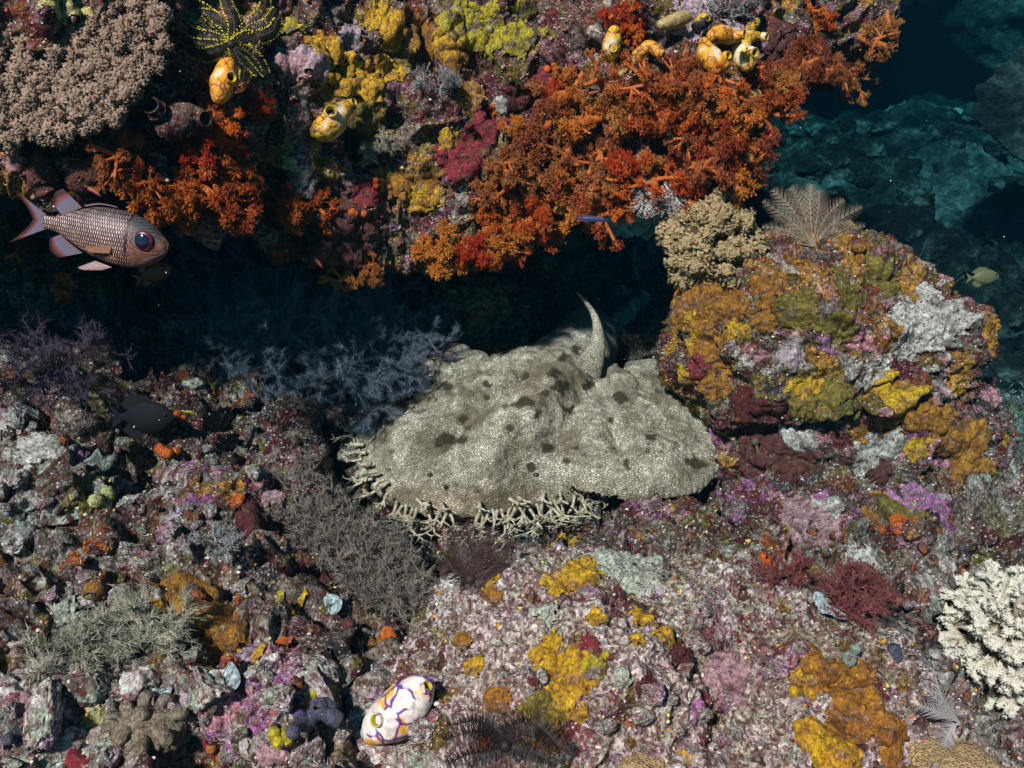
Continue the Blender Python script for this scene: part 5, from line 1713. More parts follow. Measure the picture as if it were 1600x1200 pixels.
img_squirt([(1163, 165), (1172, 158), (1182, 150)], [8, 16, 10], M['squirt_dark'], 'dark sea squirt with orange spots in the orange thicket', [(1180, 165, 4, 4, (.3, .3))], lift=.03, seed=32)
img_squirt([(1030, 40), (1050, 34), (1068, 28), (1078, 28)], [7, 12, 11, 6], M['squirt_olive'], 'olive and cream lumpy sea squirt over the dark hollow', [], lift=.025, seed=33)
img_squirt([(868, 330), (876, 326), (884, 318)], [6, 10, 5], M['squirt_gold'], 'small golden sea squirt at the lower rim of the ledge', [(884, 322, 4, 5, (.5, -.4))], lift=.03, seed=34)
img_squirt([(1092, 306), (1102, 303), (1110, 300)], [6, 9, 5], M['squirt_olive'], 'dim yellow green sea squirt behind the banded feather star', [(1108, 303, 4, 5, (.5, -.2))], lift=.02, seed=35)
img_squirt([(1166, 330), (1166, 320), (1166, 312)], [5, 9, 9], M['squirt_olive'], 'small olive green sea squirt with dark mouth behind cauliflower coral', [(1166, 309, 5, 6, (.0, -.9))], lift=.02, seed=36)
img_squirt([(250, 200), (268, 195), (290, 188), (312, 192), (322, 196)], [16, 26, 28, 22, 12], M['squirt_brown'], 'brown furry sea squirt with two gaping round siphons by table coral', [(243, 172, 13, 14, (-.4, -.4)), (314, 186, 12, 12, (.8, .0))], lift=.03, rim=M['dark_mouth'], seed=37)
img_squirt([(1272, 98), (1280, 94), (1288, 92)], [6, 11, 7], M['squirt_white'], 'small white crusted sea squirt in the shaded ledge end', [], lift=.02, seed=38)
# ---- table coral: a tilted plate crowded with short branchlets
def branchlet(seed, h=1.0, fork=3, bumps=26, tip=(.62, .56, .46), base=(.24, .17, .09), tipw=.5):
    r = np.random.RandomState(seed)
    A = Acc()
    base, tip = np.array(base), np.array(tip)

    def finger(p, d, L, R):
        pts = np.array([p, p + d * L * .5 + r.normal(size=3) * .04 * L, p + d * L])
        pts = catmull(pts, 6)
        rad = R * np.array([1, .98, .95, .92, .85, .6])
        k = 7
        n0 = A.n
        col = base + (tip - base) * np.clip((np.linspace(0, 1, 6) - .25) / .75, 0, 1)[:, None] * tipw
        A.tube(pts, rad, k, c=np.vstack([np.repeat(col, k, 0), tip[None]]))
        # radial cups with pale rims
        n = bumps
        t = r.uniform(.15, 1.0, n)
        a = r.uniform(0, 6.28, n)
        ref = unit(np.cross(d, [.3, .5, .8])); b = np.cross(d, ref)
        o = ref * np.cos(a)[:, None] + b * np.sin(a)[:, None]
        c = p + d * L * t[:, None] + o * R * .92
        up = o * .7 + d * .6
        A.spikes(c, c + up * R * .55, R * .3, np.clip(tip * r.uniform(.75, 1.2, (n, 1)), 0, 1))
        n = 9
        dd = unit(d)[None] + r.normal(size=(n, 3)) * .5
        A.spikes(np.repeat((p + d * L * .95)[None], n, 0) + r.normal(size=(n, 3)) * R * .35, p + d * L + dd * R * .5, R * .3, np.repeat(tip[None] * 1.1, n, 0))
    finger(np.zeros(3), np.array([0, 0, 1.0]), h, .2)
    for k in range(fork):
        a = k * 2.3 + r.uniform(-.4, .4)
        d = unit([math.cos(a), math.sin(a), r.uniform(.6, 1.2)])
        finger(np.array([0, 0, h * r.uniform(.15, .45)]), d, h * r.uniform(.45, .75), .16)
    return A.mesh('branchlet')


def table_coral():
    r = np.random.RandomState(801)
    protos = [branchlet(810 + k, h=.62, fork=6, bumps=34, tip=(.225, .18, .135), base=(.055, .034, .015), tipw=.6) for k in range(6)]
    for m in protos: m.materials.append(M['table_coral'])
    # plate plane: from the upper right back to the lower rim at the front
    rim = [(-60, 130), (-50, 30), (40, -30), (140, -40), (235, -20), (262, 40), (255, 80), (235, 120), (200, 165), (185, 195), (120, 205), (60, 215), (20, 225), (-30, 205)]
    c, _ = on(110, 130)
    dep0 = (c - CAM) @ FWD
    nrm = unit(np.array([.10, -.70, .64]))
    c = P(120, 105, d=dep0 - .07)

    def on_plane(x, y):
        v = P(x, y, d=1.0) - CAM
        t = ((c - CAM) @ nrm) / (v @ nrm)
        return CAM + v * t
    e = empty('table_coral', Matrix.Translation(Vector(c)))
    tag(e, 'broad brown table coral of crowded pale tipped branchlets on the ledge corner', 'coral')
    pts = np.array([on_plane(*p) for p in rim])
    n = 120
    O = catmull(np.vstack([pts, pts[:1]]), n)[:-1]
    n = len(O)
    cc = O.mean(0)
    t = np.linspace(0, 1, 14)
    G = cc + (O[:, None] - cc) * t[None, :, None]
    bumps = .006 * pn(G.reshape(-1, 3) * 30, 5).reshape(n, 14)
    up = G + nrm * (bumps[..., None] - .006)
    dn = G - nrm * (.012 + .05 * (1 - t[None, :, None]) ** 1.2)
    Q = grid_quads(n, 14, wrap=True)
    V = np.vstack([up.reshape(-1, 3), dn.reshape(-1, 3)])
    mk('plate', V - np.array(c), np.vstack([Q, Q[:, ::-1] + n * 14]), M['table_coral'], e, col=np.tile((.06, .04, .025), (len(V), 1)))
    got, tries, pl = 0, 0, []
    while got < 135 and tries < 9000:
        tries += 1
        x, y = r.uniform(-60, 265), r.uniform(-40, 228)
        if not in_poly(rim, x, y): continue
        if any((x - a) ** 2 + (y - b) ** 2 < 18.5 ** 2 for a, b in pl): continue
        pl.append((x, y))
        p = on_plane(x, y)
        o = bpy.data.objects.new('branchlet', protos[r.randint(6)])
        COL.objects.link(o)
        o.parent = e
        edge = min(1.0, max(0, (y - 120) / 100))
        d = nrm + r.normal(size=3) * .22 + np.array([-.1, -.5, -.3]) * edge
        o.matrix_local = frame(p - c - nrm * .008, d, r.uniform(0, 6.3), r.uniform(.028, .040))
        got += 1


table_coral()


def bushy_coral(name, label, px, py, R, mat, protos, n, dirs, sz, lift=.0, squash=(1, 1, 1), core=(.12, .08, .04), sep=.955):
    """rounded colony: core lump with branchlets all over its outer side"""
    r = np.random.RandomState(px)
    c, nn = on(px, py)
    c = c + np.array([0, 0, lift]) if lift else c
    e = empty(name, Matrix.Translation(Vector(c)))
    tag(e, label, 'coral')
    V, F = ICO3
    V = V * np.array(squash) * R * .55
    mk('core', V, F, mat, e, col=np.tile(core, (len(V), 1)))
    for m in protos:
        if not m.materials: m.materials.append(mat)
    k, tries, used = 0, 0, []
    while k < n and tries < n * 40:
        tries += 1
        d = unit(r.normal(size=3))
        if d @ unit(dirs) < -.25: continue
        if any(d @ q > sep for q in used): continue
        used.append(d)
        o = bpy.data.objects.new('branch', protos[r.randint(len(protos))])
        COL.objects.link(o); o.parent = e
        o.matrix_local = frame(d * np.array(squash) * R * .42, d + r.normal(size=3) * .12, r.uniform(0, 6.3), R * sz * r.uniform(.85, 1.15))
        k += 1
    return e


_cp = [branchlet(840 + k, h=.8, fork=5, bumps=60, tip=(.29, .22, .115), base=(.10, .06, .022), tipw=.7) for k in range(4)]
bushy_coral('cauliflower_coral', 'tan cauliflower coral with knobbly branches at the boulder corner', 1105, 405, .075, M['cauliflower'], _cp, 26, (0, -.5, .8), .74, lift=.025, squash=(1.05, 1, .85), core=(.05, .03, .015), sep=.90)


def white_proto(seed):
    """slender branch set all round with short pale tipped side branchlets"""
    r = np.random.RandomState(seed)
    A = Acc()
    lo, hi = np.array((.26, .165, .075)), np.array((.56, .51, .43))

    def mix(t): return lo + (hi - lo) * np.clip(t, 0, 1)

    def stem(p, d, L, R, t0, t1, nside):
        pts = catmull(np.array([p, p + d * L * .5 + r.normal(size=3) * .03 * L, p + d * L]), 7)
        cl = np.array([mix(t0 + (t1 - t0) * q) for q in np.linspace(0, 1, 7)])
        A.tube(pts, R * np.array([1, .95, .9, .85, .8, .7, .5]), 7, c=np.vstack([np.repeat(cl, 7, 0), cl[-1:]]))
        n = 16
        t = r.uniform(.1, 1, n)
        o = rdir(r, n); o -= (o @ d)[:, None] * d
        o /= np.linalg.norm(o, axis=1)[:, None]
        q = p + d * L * t[:, None] + o * R * .7
        A.spikes(q, q + (o * .8 + d * .8) * R * 1.1, R * .42, np.array([mix(t0 + (t1 - t0) * x + .15) for x in t]))
        for k in range(nside):
            x = .18 + .8 * k / nside
            o = unit(np.cross(d, unit(r.normal(size=3))))
            stem(p + d * L * x, unit(o * .9 + d * r.uniform(.5, 1.0)), L * r.uniform(.20, .34) * (1.1 - .4 * x), R * .72, t0 + (t1 - t0) * x * .8, min(1, t0 + (t1 - t0) * x + .45), 0)
    stem(np.zeros(3), np.array([0, 0, 1.0]), 1.0, .085, 0, 1, 13)
    for k in range(2):
        a = k * 3 + r.uniform(0, 1)
        stem(np.array([0, 0, .35]), unit([math.cos(a), math.sin(a), 1.1]), .6, .075, .25, 1, 8)
    return A.mesh('branch')


_wp = [white_proto(860 + k) for k in range(5)]
bushy_coral('branching_coral', 'white tipped branching coral standing beside the brown lump coral', 1572, 1035, .085, M['white_coral'], _wp, 42, (-.1, -.6, .75), .66, lift=.03, core=(.10, .06, .035), sep=.94)


# ---- brown lump coral, leather coral
def lump(name, px, py, R, mat, label, cat, seed, lift=0.0, lob=.2, sub=ICO5):
    c, n = on(px, py)
    V, F = sub
    d = 1 + lob * fbm(V, 1.5, 2, seed) + .06 * billow(V, 3.2, seed + 1)
    o = mk(name, V * d[:, None] * np.array(R), F, mat)
    o.location = c + np.array([0, 0, lift])
    return tag(o, label, cat)


lump('lump_coral', 1545, 885, (.068, .05, .058), M['brown_coral'], 'tan lump coral with fine pits above the white branching coral', 'coral', 871, .0, .35)
lump('lump_coral', 1005, 1204, (.024, .02, .011), M['brown_coral'], 'small tan lump coral at the near edge of the mound', 'coral', 873, .0)
lump('lump_coral', 1490, 1198, (.036, .03, .012), M['brown_coral'], 'flat yellowish lump coral in the dark corner under white coral', 'coral', 875, .0)


def leather():
    c, n = on(232, 1150)
    e = empty('leather_coral', Matrix.Translation(Vector(c)))
    tag(e, 'grey leather coral with stubby curled lobes among rubble', 'soft coral')
    V, F = ICO4
    d = 1 + .15 * fbm(V, 2, 2, 881)
    mk('base', V * d[:, None] * np.array((.034, .026, .022)) + np.array((0, 0, .008)), F, M['leather'], e)
    for x, y, z, tx, ty in [(-.022, .012, .02, -.3, .3), (-.008, .02, .026, 0, .4), (.012, .018, .026, .2, .3), (.028, .006, .022, .5, .1), (-.028, -.004, .016, -.6, 0), (-.012, -.014, .02, -.3, -.6), (.006, -.02, .016, .1, -.8), (.022, -.014, .018, .5, -.5), (.0, .0, .03, 0, -.1)]:
        A = Acc()
        p = np.array((x, y, z)) * .8
        dv = unit((tx, ty, .8))
        A.tube(catmull(np.array([p - dv * .006, p + dv * .007, p + dv * .012 + (tx * .006, ty * .006, -.003), p + dv * .011 + (tx * .013, ty * .013, -.008)]), 11), [.0075, .0072, .0064, .006, .006, .0062, .0064, .0066, .0064, .0056, .004], 12)
        V = np.vstack(A.V); V = V + .0012 * np.stack([pn(V * 160, 1), pn(V * 160, 2), pn(V * 160, 3)], 1); A.V = [V]
        obj('lobe', A.mesh('lobe'), M['leather'], e)


leather()


# ---- feather stars: arms with two rows of pinnules
def feather_arm(pts, L, r, col, tip, npin, rad=.0012, sweep=.5, plane=None, band=None):
    A = Acc()
    pts = catmull(np.array(pts, float), 60)
    t = np.gradient(pts, axis=0); t /= np.linalg.norm(t, axis=1)[:, None]
    A.tube(pts[::4], np.linspace(rad, rad * .4, len(pts[::4])), 5, c=col)
    i = np.linspace(2, 59, npin).astype(int)
    pl = unit(plane) if plane is not None else None
    for s in (-1, 1):
        side = np.cross(t[i], pl if pl is not None else [0, -.6, .8])
        side /= np.linalg.norm(side, axis=1)[:, None] + 1e-9
        d = side * s + t[i] * sweep + r.normal(size=(npin, 3)) * .08
        d /= np.linalg.norm(d, axis=1)[:, None]
        l = L * (.35 + .65 * np.sin(np.pi * np.linspace(.12, .97, npin)) ** .6)
        B = pts[i] + d * l[:, None]
        c2 = np.tile(np.array(col), (npin, 1))
        if band is not None:
            c2[(np.arange(npin) // 3) % 2 == 0] = band
        A.spikes(pts[i], B, rad * .55, c2)
        if tip is not None:
            h = np.arange(0, npin, 2)
            A.spikes((pts[i] + d * (l * .84)[:, None])[h], (B + d * .0008)[h], rad * .7, np.tile(np.array(tip), (len(h), 1)))
    return A.mesh('arm', smooth=False)


def feather_star(px, py, arms, label, col, tip, L, seed, lift=.015, npin=60, band=None, sweep=.5, rad=.0012):
    """arms: lists of (dx, dy, dz) in picture pixels right/down and metres toward the camera"""
    r = np.random.RandomState(seed)
    c, n = on(px, py)
    dep = (c - CAM) @ FWD - lift
    c = P(px, py, d=dep)
    s = dep / FPX
    e = empty('feather_star', Matrix.Translation(Vector(c)))
    tag(e, label, 'feather star')
    V, F = ICO2
    mk('disc', V * .006, F, M['black_arm'], e, col=np.tile(np.array(col) * .8, (len(V), 1)))
    for a in arms:
        pts = [RGT * q[0] * s - UPV * q[1] * s + unit(CAM - c) * (q[2] if len(q) > 2 else .004) for q in a]
        me = feather_arm([(0, 0, 0)] + pts, L, r, col, tip, npin, rad, sweep, unit(CAM - c), band)
        obj('arm', me, M['black_arm'], e)


feather_star(362, 70, [[(-30, -22), (-55, -48), (-72, -80)], [(-30, -10), (-58, -16), (-75, -30)], [(-25, 2), (-55, 0), (-72, -8)], [(-20, 10), (-45, 16), (-68, 8)], [(-18, -30), (-40, -52), (-62, -66)], [(10, 20), (22, 36), (18, 56)], [(15, 15), (30, 30), (42, 44)], [(20, 10), (38, 22), (54, 46)], [(15, -8), (30, -12), (36, -2)], [(-8, -30), (-30, -44), (-52, -50)], [(30, -20), (55, -32), (70, -55)], [(36, -10), (62, -20), (72, -38)], [(5, -30), (-4, -55), (-12, -75)], [(28, -30), (48, -50), (54, -72)]],
             'black feather star with yellow dotted pinnule tips beside table coral', (.012, .014, .010), (.55, .55, .03), .0095, 901, .04, 52, sweep=.35)
feather_star(1030, 300, [[(-15, 12), (-28, 20), (-36, 8), (-34, -8)], [(-5, 18), (-16, 30), (-30, 28), (-38, 16)], [(8, 14), (22, 18), (36, 4), (34, -16)], [(14, 6), (30, 2), (40, -14), (26, -26)], [(2, 16), (10, 30), (26, 26), (38, 12)], [(-10, 4), (-22, 6), (-30, -4), (-22, -16)], [(6, 2), (16, -6), (22, -18), (10, -26)], [(-2, 12), (-8, 26), (-22, 34)], [(10, 10), (22, 26), (34, 18)]],
             'grey and white banded feather star curled under the orange corals', (.06, .05, .05), (.45, .42, .38), .010, 902, .035, 44, band=(.5, .47, .42), sweep=.2)
feather_star(790, 1165, [[(-30, -18), (-60, -20), (-95, -8)], [(-20, -28), (-50, -38), (-90, -30)], [(20, -25), (50, -30), (85, 5)], [(-30, 10), (-60, 14), (-90, 30)], [(20, 5), (50, 15), (80, 30)], [(0, -25), (30, -35), (62, -20), (88, 15)]],
             'black feather star with stiff comb arms at the foot of the mound', (.012, .010, .010), (.06, .04, .02), .013, 903, .03, 46, sweep=.15)
feather_star(735, 905, [[(-10, -20), (-22, -50), (-30, -80)], [(5, -25), (2, -55), (-8, -85)], [(12, -20), (28, -45), (30, -80)], [(20, -10), (45, -28), (62, -58)], [(-15, -10), (-30, -20), (-46, -12)], [(18, 5), (40, -10), (55, -20)]],
             'dark brown feather star in the shade below the shark chin', (.035, .02, .018), (.09, .06, .05), .016, 904, .03, 50, sweep=.6)
feather_star(1180, 690, [[(8, 20), (20, 30), (40, 28)], [(4, 18), (8, 34), (24, 44)]], 'tiny brown feather star arms at the boulder foot', (.1, .07, .05), None, .004, 905, .02, 24)


# ---- feathery hydroids: plumes
def plume_set(name, px, py, arms, mat, label, L, seed, lift=.0, npin=40, rad=.0009, sweep=.8):
    r = np.random.RandomState(seed)
    c, n = on(px, py)
    dep = (c - CAM) @ FWD - lift
    c = P(px, py, d=dep); s = dep / FPX
    e = empty(name, Matrix.Translation(Vector(c)))
    tag(e, label, 'hydroid')
    for a, l in arms:
        pts = [RGT * q[0] * s - UPV * q[1] * s + unit(CAM - c) * (q[2] if len(q) > 2 else 0.0) for q in a]
        A = Acc()
        pts = catmull(np.array([np.zeros(3)] + pts), 50)
        t = np.gradient(pts, axis=0); t /= np.linalg.norm(t, axis=1)[:, None]
        A.tube(pts[::5], np.linspace(rad * 1.5, rad * .7, 10), 5)
        i = np.linspace(10, 49, npin).astype(int)
        pl = unit(CAM - c) + r.normal(size=3) * .25
        for sg in (-1, 1):
            side = np.cross(t[i], pl); side /= np.linalg.norm(side, axis=1)[:, None]
            d = side * sg + t[i] * sweep
            d /= np.linalg.norm(d, axis=1)[:, None]
            ln = L * l * np.sin(np.pi * np.linspace(.25, .98, npin)) ** .7
            A.spikes(pts[i], pts[i] + d * ln[:, None] + r.normal(size=(npin, 3)) * .0006, rad * .75)
        obj('plume', A.mesh('plume', smooth=False), mat, e)


plume_set('feather_hydroid', 1270, 385, [([(-25, -15), (-50, -28), (-78, -30)], .8), ([(-25, -30), (-50, -52), (-76, -70, .01)], .9), ([(-20, -40), (-40, -68), (-62, -88)], 1), ([(-12, -45), (-22, -74), (-34, -92, .01)], 1), ([(-3, -45), (-4, -74), (-2, -96)], 1), ([(6, -40), (10, -66), (12, -86, .01)], 1), ([(14, -35), (30, -56), (48, -72)], .9), ([(22, -28), (48, -46), (76, -60)], .9), ([(25, -18), (52, -26), (80, -32, .01)], .8), ([(25, -8), (55, -8), (82, -8)], .7), ([(-30, -6), (-55, -5), (-80, -4)], .7), ([(-15, -25), (-36, -40), (-56, -48, .02)], .8), ([(16, -20), (34, -34), (58, -40, .02)], .8)],
          M['hydroid_fan'], 'spread of brown feather hydroid plumes behind the boulder top', .022, 911, .0, 30, .0008, .9)
plume_set('feather_hydroid', 1500, 1130, [([(-15, -20), (-30, -45), (-40, -80)], .9), ([(-20, -12), (-40, -20), (-70, -30)], .9), ([(-10, 5), (-20, 20), (-24, 36)], .8), ([(-12, -10), (-30, -30), (-58, -60)], .8)], M['hydroid_pale'], 'pale grey feather hydroid in the dark gap by the white coral', .016, 912, .02, 24, .0008, .9)
plume_set('feather_hydroid', 655, 905, [([(-20, -30), (-25, -60), (-40, -95)], .8), ([(-10, -30), (-18, -70), (-18, -110)], .8), ([(-25, -15), (-40, -50), (-60, -100)], .8)], M['hydroid_pale'], 'grey feather hydroid rising under the fringe of the shark', .014, 913, .0, 40, .0007, .7)


# ---- dense bushes of fine branching filaments
def bush(name, label, cat, base_pts, dirs, depth, n0, L, mat, seed, twig, tl, curl=.35, col=None, rad=.0009, fork=3):
    """base_pts world roots; each root grows a tree of shrinking branches; fine twigs along the last two orders"""
    r = np.random.RandomState(seed)
    A = Acc()
    root = np.mean(base_pts, 0)
    segA, segB = [], []

    def grow(p, d, ln, rad_, dep):
        pts = [p]
        for _ in range(4):
            d = unit(d + r.normal(size=3) * curl * .45)
            pts.append(pts[-1] + d * ln / 4)
        A.tube(np.array(pts), np.linspace(rad_, rad_ * .65, 5), 4 if dep > 1 else 3, c=None if col is None else col[0])
        if dep <= 1:
            pa = np.array(pts)
            k = twig
            t = r.uniform(0, 4, k)
            i = t.astype(int).clip(0, 3); f = (t - i)[:, None]
            q = pa[i] * (1 - f) + pa[i + 1] * f
            dd = unit(pa[-1] - pa[0])[None] * .7 + r.normal(size=(k, 3)) * .6
            dd /= np.linalg.norm(dd, axis=1)[:, None]
            segA.append(q); segB.append(q + dd * tl * r.uniform(.5, 1.2, (k, 1)))
        if dep > 0:
            for _ in range(fork):
                at = pts[r.randint(2, 5)]
                nd = unit(d + r.normal(size=3) * .6)
                grow(at, nd, ln * r.uniform(.6, .8), rad_ * .65, dep - 1)
    for k in range(n0):
        b = base_pts[k % len(base_pts)] + r.normal(size=3) * .004
        d = dirs[k % len(dirs)] if np.ndim(dirs) == 2 else dirs
        grow(b, unit(np.array(d) + r.normal(size=3) * .35), L * r.uniform(.75, 1.15), rad * 2.2, depth)
    SA, SB = np.vstack(segA), np.vstack(segB)
    cc = None
    if col is not None:
        cc = np.array(col)[r.randint(0, len(col), len(SA))] * r.uniform(.7, 1.25, (len(SA), 1))
    A.spikes(SA, SB, rad * .55, cc)
    me = A.mesh(name, smooth=False)
    o = obj(name, me, mat)
    return tag(o, label, cat)


def line_on(pts, n, lift=.0):
    out = []
    xy = catmull(np.array(pts, float), n)
    for x, y in xy:
        out.append(on(x, y)[0] + np.array([0, 0, lift]))
    return np.array(out)


# slate gorgonians in the cave mouth
D0 = lambda px, py, y: P(px, py, y=y)
bush('sea_fan', 'feathery slate blue sea fan standing in the cave mouth behind the shark', 'sea fan', np.array([D0(545, 600, .09), D0(505, 605, .07), D0(590, 590, .12)]), np.array([(.02, -.1, .9), (.4, -.1, .8), (-.45, -.1, .8), (.75, -.1, .5), (-.2, -.2, .9), (.3, -.2, .95)]), 3, 34, .10, M['blue_bush'], 921, 85, .010, rad=.0006)
bush('sea_fan', 'drooping slate blue sea fan hanging under the ledge in the cave', 'sea fan', np.array([D0(470, 415, .12), D0(430, 420, .12), D0(390, 420, .14)]), np.array([(-.3, -.3, -.8), (.1, -.4, -.9), (-.7, -.2, -.4), (.4, -.3, -.8)]), 3, 20, .085, M['blue_bush'], 922, 75, .010, rad=.0006)
bush('sea_fan', 'wide slate blue sea fan leaning out of the cave beside the large one', 'sea fan', np.array([D0(480, 600, .01), D0(440, 590, .03), D0(400, 580, .04)]), np.array([(.3, -.1, .9), (-.1, -.2, .95), (.6, -.1, .6), (-.5, -.1, .7)]), 3, 20, .085, M['blue_bush'], 923, 80, .010, rad=.0006)
# dusky bush on the left
bush('soft_coral_bush', 'dusky purple feathery bush beneath the dark upright rock', 'soft coral', line_on([(20, 620), (70, 610), (120, 600)], 5), np.array([(0, -.3, .9), (-.4, -.4, .8), (.4, -.4, .8)]), 3, 14, .05, M['purple_bush'], 924, 22, .010, rad=.0008)
# taupe hydroid: a long dense hedge running down the gully
TA = [(.19, .15, .12), (.25, .20, .16), (.13, .10, .085), (.31, .26, .21), (.18, .16, .17)]


def hedge():
    r = np.random.RandomState(925)
    poly = [(448, 745), (475, 732), (520, 765), (560, 800), (620, 860), (680, 925), (712, 965), (700, 985), (650, 978), (600, 945), (530, 890), (470, 840), (452, 800)]
    pts = []
    while len(pts) < 480:
        x, y = r.uniform(445, 715), r.uniform(730, 990)
        if in_poly(poly, x, y): pts.append((x, y))
    pts = np.array(pts)
    # distance along the hedge sets how high it stands
    along = np.clip((pts[:, 0] - 450) / 260, 0, 1)
    roots = np.array([P(x, y, z=.10 - .05 * a) for (x, y), a in zip(pts, along)])
    o = bush('hydroid_hedge', 'long taupe hydroid hedge of wiry filaments beside the shark snout', 'hydroid', roots, np.array([(-.25, -.5, .75), (.1, -.5, .8), (-.5, -.3, .7), (-.1, -.6, .5)]), 1, len(pts), .021, M['hydroid_brown'], 925, 16, .009, col=TA, rad=.0008, fork=4)
    # woody mass it grows from
    A = Acc()
    line = catmull(np.array([P(475, 790, z=.08), P(530, 840, z=.07), P(610, 915, z=.05), P(690, 970, z=.03)]), 30)
    A.tube(line, np.interp(np.linspace(0, 1, 30), [0, .1, .9, 1], [.02, .03, .018, .006]), 14, c=(.09, .075, .06))
    V = np.vstack(A.V)
    V = V + .006 * np.stack([pn(V * 60, 1), pn(V * 60, 2), pn(V * 60, 3)], 1)
    mk('stem_mass', V, [np.vstack(A.Q), np.vstack(A.T)], M['hydroid_brown'], o, col=np.tile((.09, .075, .06), (len(V), 1)))


hedge()
bush('hydroid_bush', 'bushy grey green hydroid tuft on the turf slope', 'hydroid', line_on([(130, 1040), (160, 1020), (200, 1010), (225, 1015)], 6), np.array([(-.5, -.4, .8), (.5, -.3, .8), (0, -.3, 1), (.8, -.1, .4), (-.8, -.2, .4), (.2, .5, .8)]), 2, 52, .031, M['hydroid_grey'], 926, 26, .011, rad=.001)
bush('bushy_algae', 'round dark red bushy algae beside the pale blue flake', 'algae', line_on([(1310, 945), (1330, 935), (1345, 930)], 5), np.array([(-.5, -.4, .8), (.5, -.3, .8), (0, -.5, 1), (.5, -.5, .3), (-.5, -.5, .3)]), 2, 30, .026, M['red_algae'], 927, 18, .007, rad=.001)
bush('bushy_algae', 'smaller faded red algae tuft near orange knob sponge', 'algae', line_on([(1225, 905), (1240, 900)], 3), np.array([(-.5, -.4, .8), (.5, -.3, .8), (0, -.5, 1)]), 2, 12, .018, M['red_algae'], 928, 16, .006, rad=.0008)
bush('hydroid_bush', 'small grey hydroid tuft on the ledge below the yellow squirt', 'hydroid', line_on([(585, 240), (600, 235)], 3), np.array([(-.5, -.6, .6), (.5, -.6, .6), (0, -.8, .6)]), 2, 10, .02, M['hydroid_grey'], 929, 16, .007, rad=.0007)
bush('hydroid_bush', 'pale wiry hydroid tuft beside lemon sponge on the ledge', 'hydroid', line_on([(675, 140), (700, 130)], 3), np.array([(-.5, -.6, .6), (.5, -.6, .6), (0, -.8, .6)]), 2, 12, .022, M['hydroid_pale'], 930, 14, .008, rad=.0007)
bush('hydroid_bush', 'pale pink wiry coralline tuft above the ochre sponge', 'algae', line_on([(340, 850), (365, 845), (350, 880)], 4), np.array([(-.5, -.6, .6), (.5, -.6, .6), (0, -.8, .6)]), 2, 12, .02, M['hydroid_pale'], 931, 8, .008, rad=.001)
bush('hydroid_bush', 'wiry lilac tuft beside the dark hollow on the ledge', 'hydroid', line_on([(1110, 15), (1150, 20)], 3), np.array([(-.5, -.6, .6), (.5, -.6, .6), (0, -.8, .6)]), 2, 12, .02, M['hydroid_pale'], 932, 8, .008, rad=.0008)


# ---- far plate corals
def far_plate(px, py, d, pts, label, tilt):
    c = P(px, py, d=d)
    s = d / FPX
    o2 = np.array([(a * s, b * s) for a, b in pts])
    k0 = len(o2)
    o2 = catmull(np.vstack([o2[-1:], o2, o2[:2]]), 20 * (k0 + 2) + 1)[20:20 * (k0 + 1)]
    m = len(o2)
    t = np.linspace(0, 1, 12)
    ang = np.arctan2(o2[:, 1], o2[:, 0])
    o2 = o2 * (1 + .03 * np.sin(ang * 7 + d) + .015 * np.sin(ang * 23) + .01 * np.sin(ang * 41))[:, None]
    G = o2[:, None, :] * t[None, :, None]
    z = .02 * np.sin(ang * 23)[:, None] * t[None] ** 2 - .10 * (1 - t[None, :] ** 1.5) + .012 * pn(np.dstack([G, G[..., :1] * 0]).reshape(-1, 3) * 9, d).reshape(m, 12)
    up = np.dstack([G, z + .012]).reshape(-1, 3)
    dn = np.dstack([G, z - .012 - .15 * (1 - t[None, :])]).reshape(-1, 3)
    Q = grid_quads(m, 12, wrap=True)
    o = mk('plate_coral', np.vstack([up, dn]), np.vstack([Q, Q[:, ::-1] + len(up)]), M['far_plate'])
    o.matrix_world = frame(c, tilt)
    tag(o, label, 'coral')


far_plate(1690, 160, 3.6, [(150 * math.cos(q * .524), 105 * math.sin(q * .524)) for q in range(12)], 'round teal lit plate coral beyond the ledge end', (-.5, -.75, .45))


# ---- motes drifting in the water
def motes():
    r = np.random.RandomState(990)
    n = 110
    c = np.array([P(r.uniform(0, 1600), r.uniform(100, 1100), d=r.uniform(.7, 2.2)) for _ in range(n)])
    A = Acc()
    A.blobs(c, r.uniform(.0003, .0008, n), np.tile((.5, .5, .5), (n, 1)), ICO0)
    tag(obj('water_motes', A.mesh('water_motes'), M['growth']), 'pale specks drifting in the water', 'particles', kind='stuff')


motes()
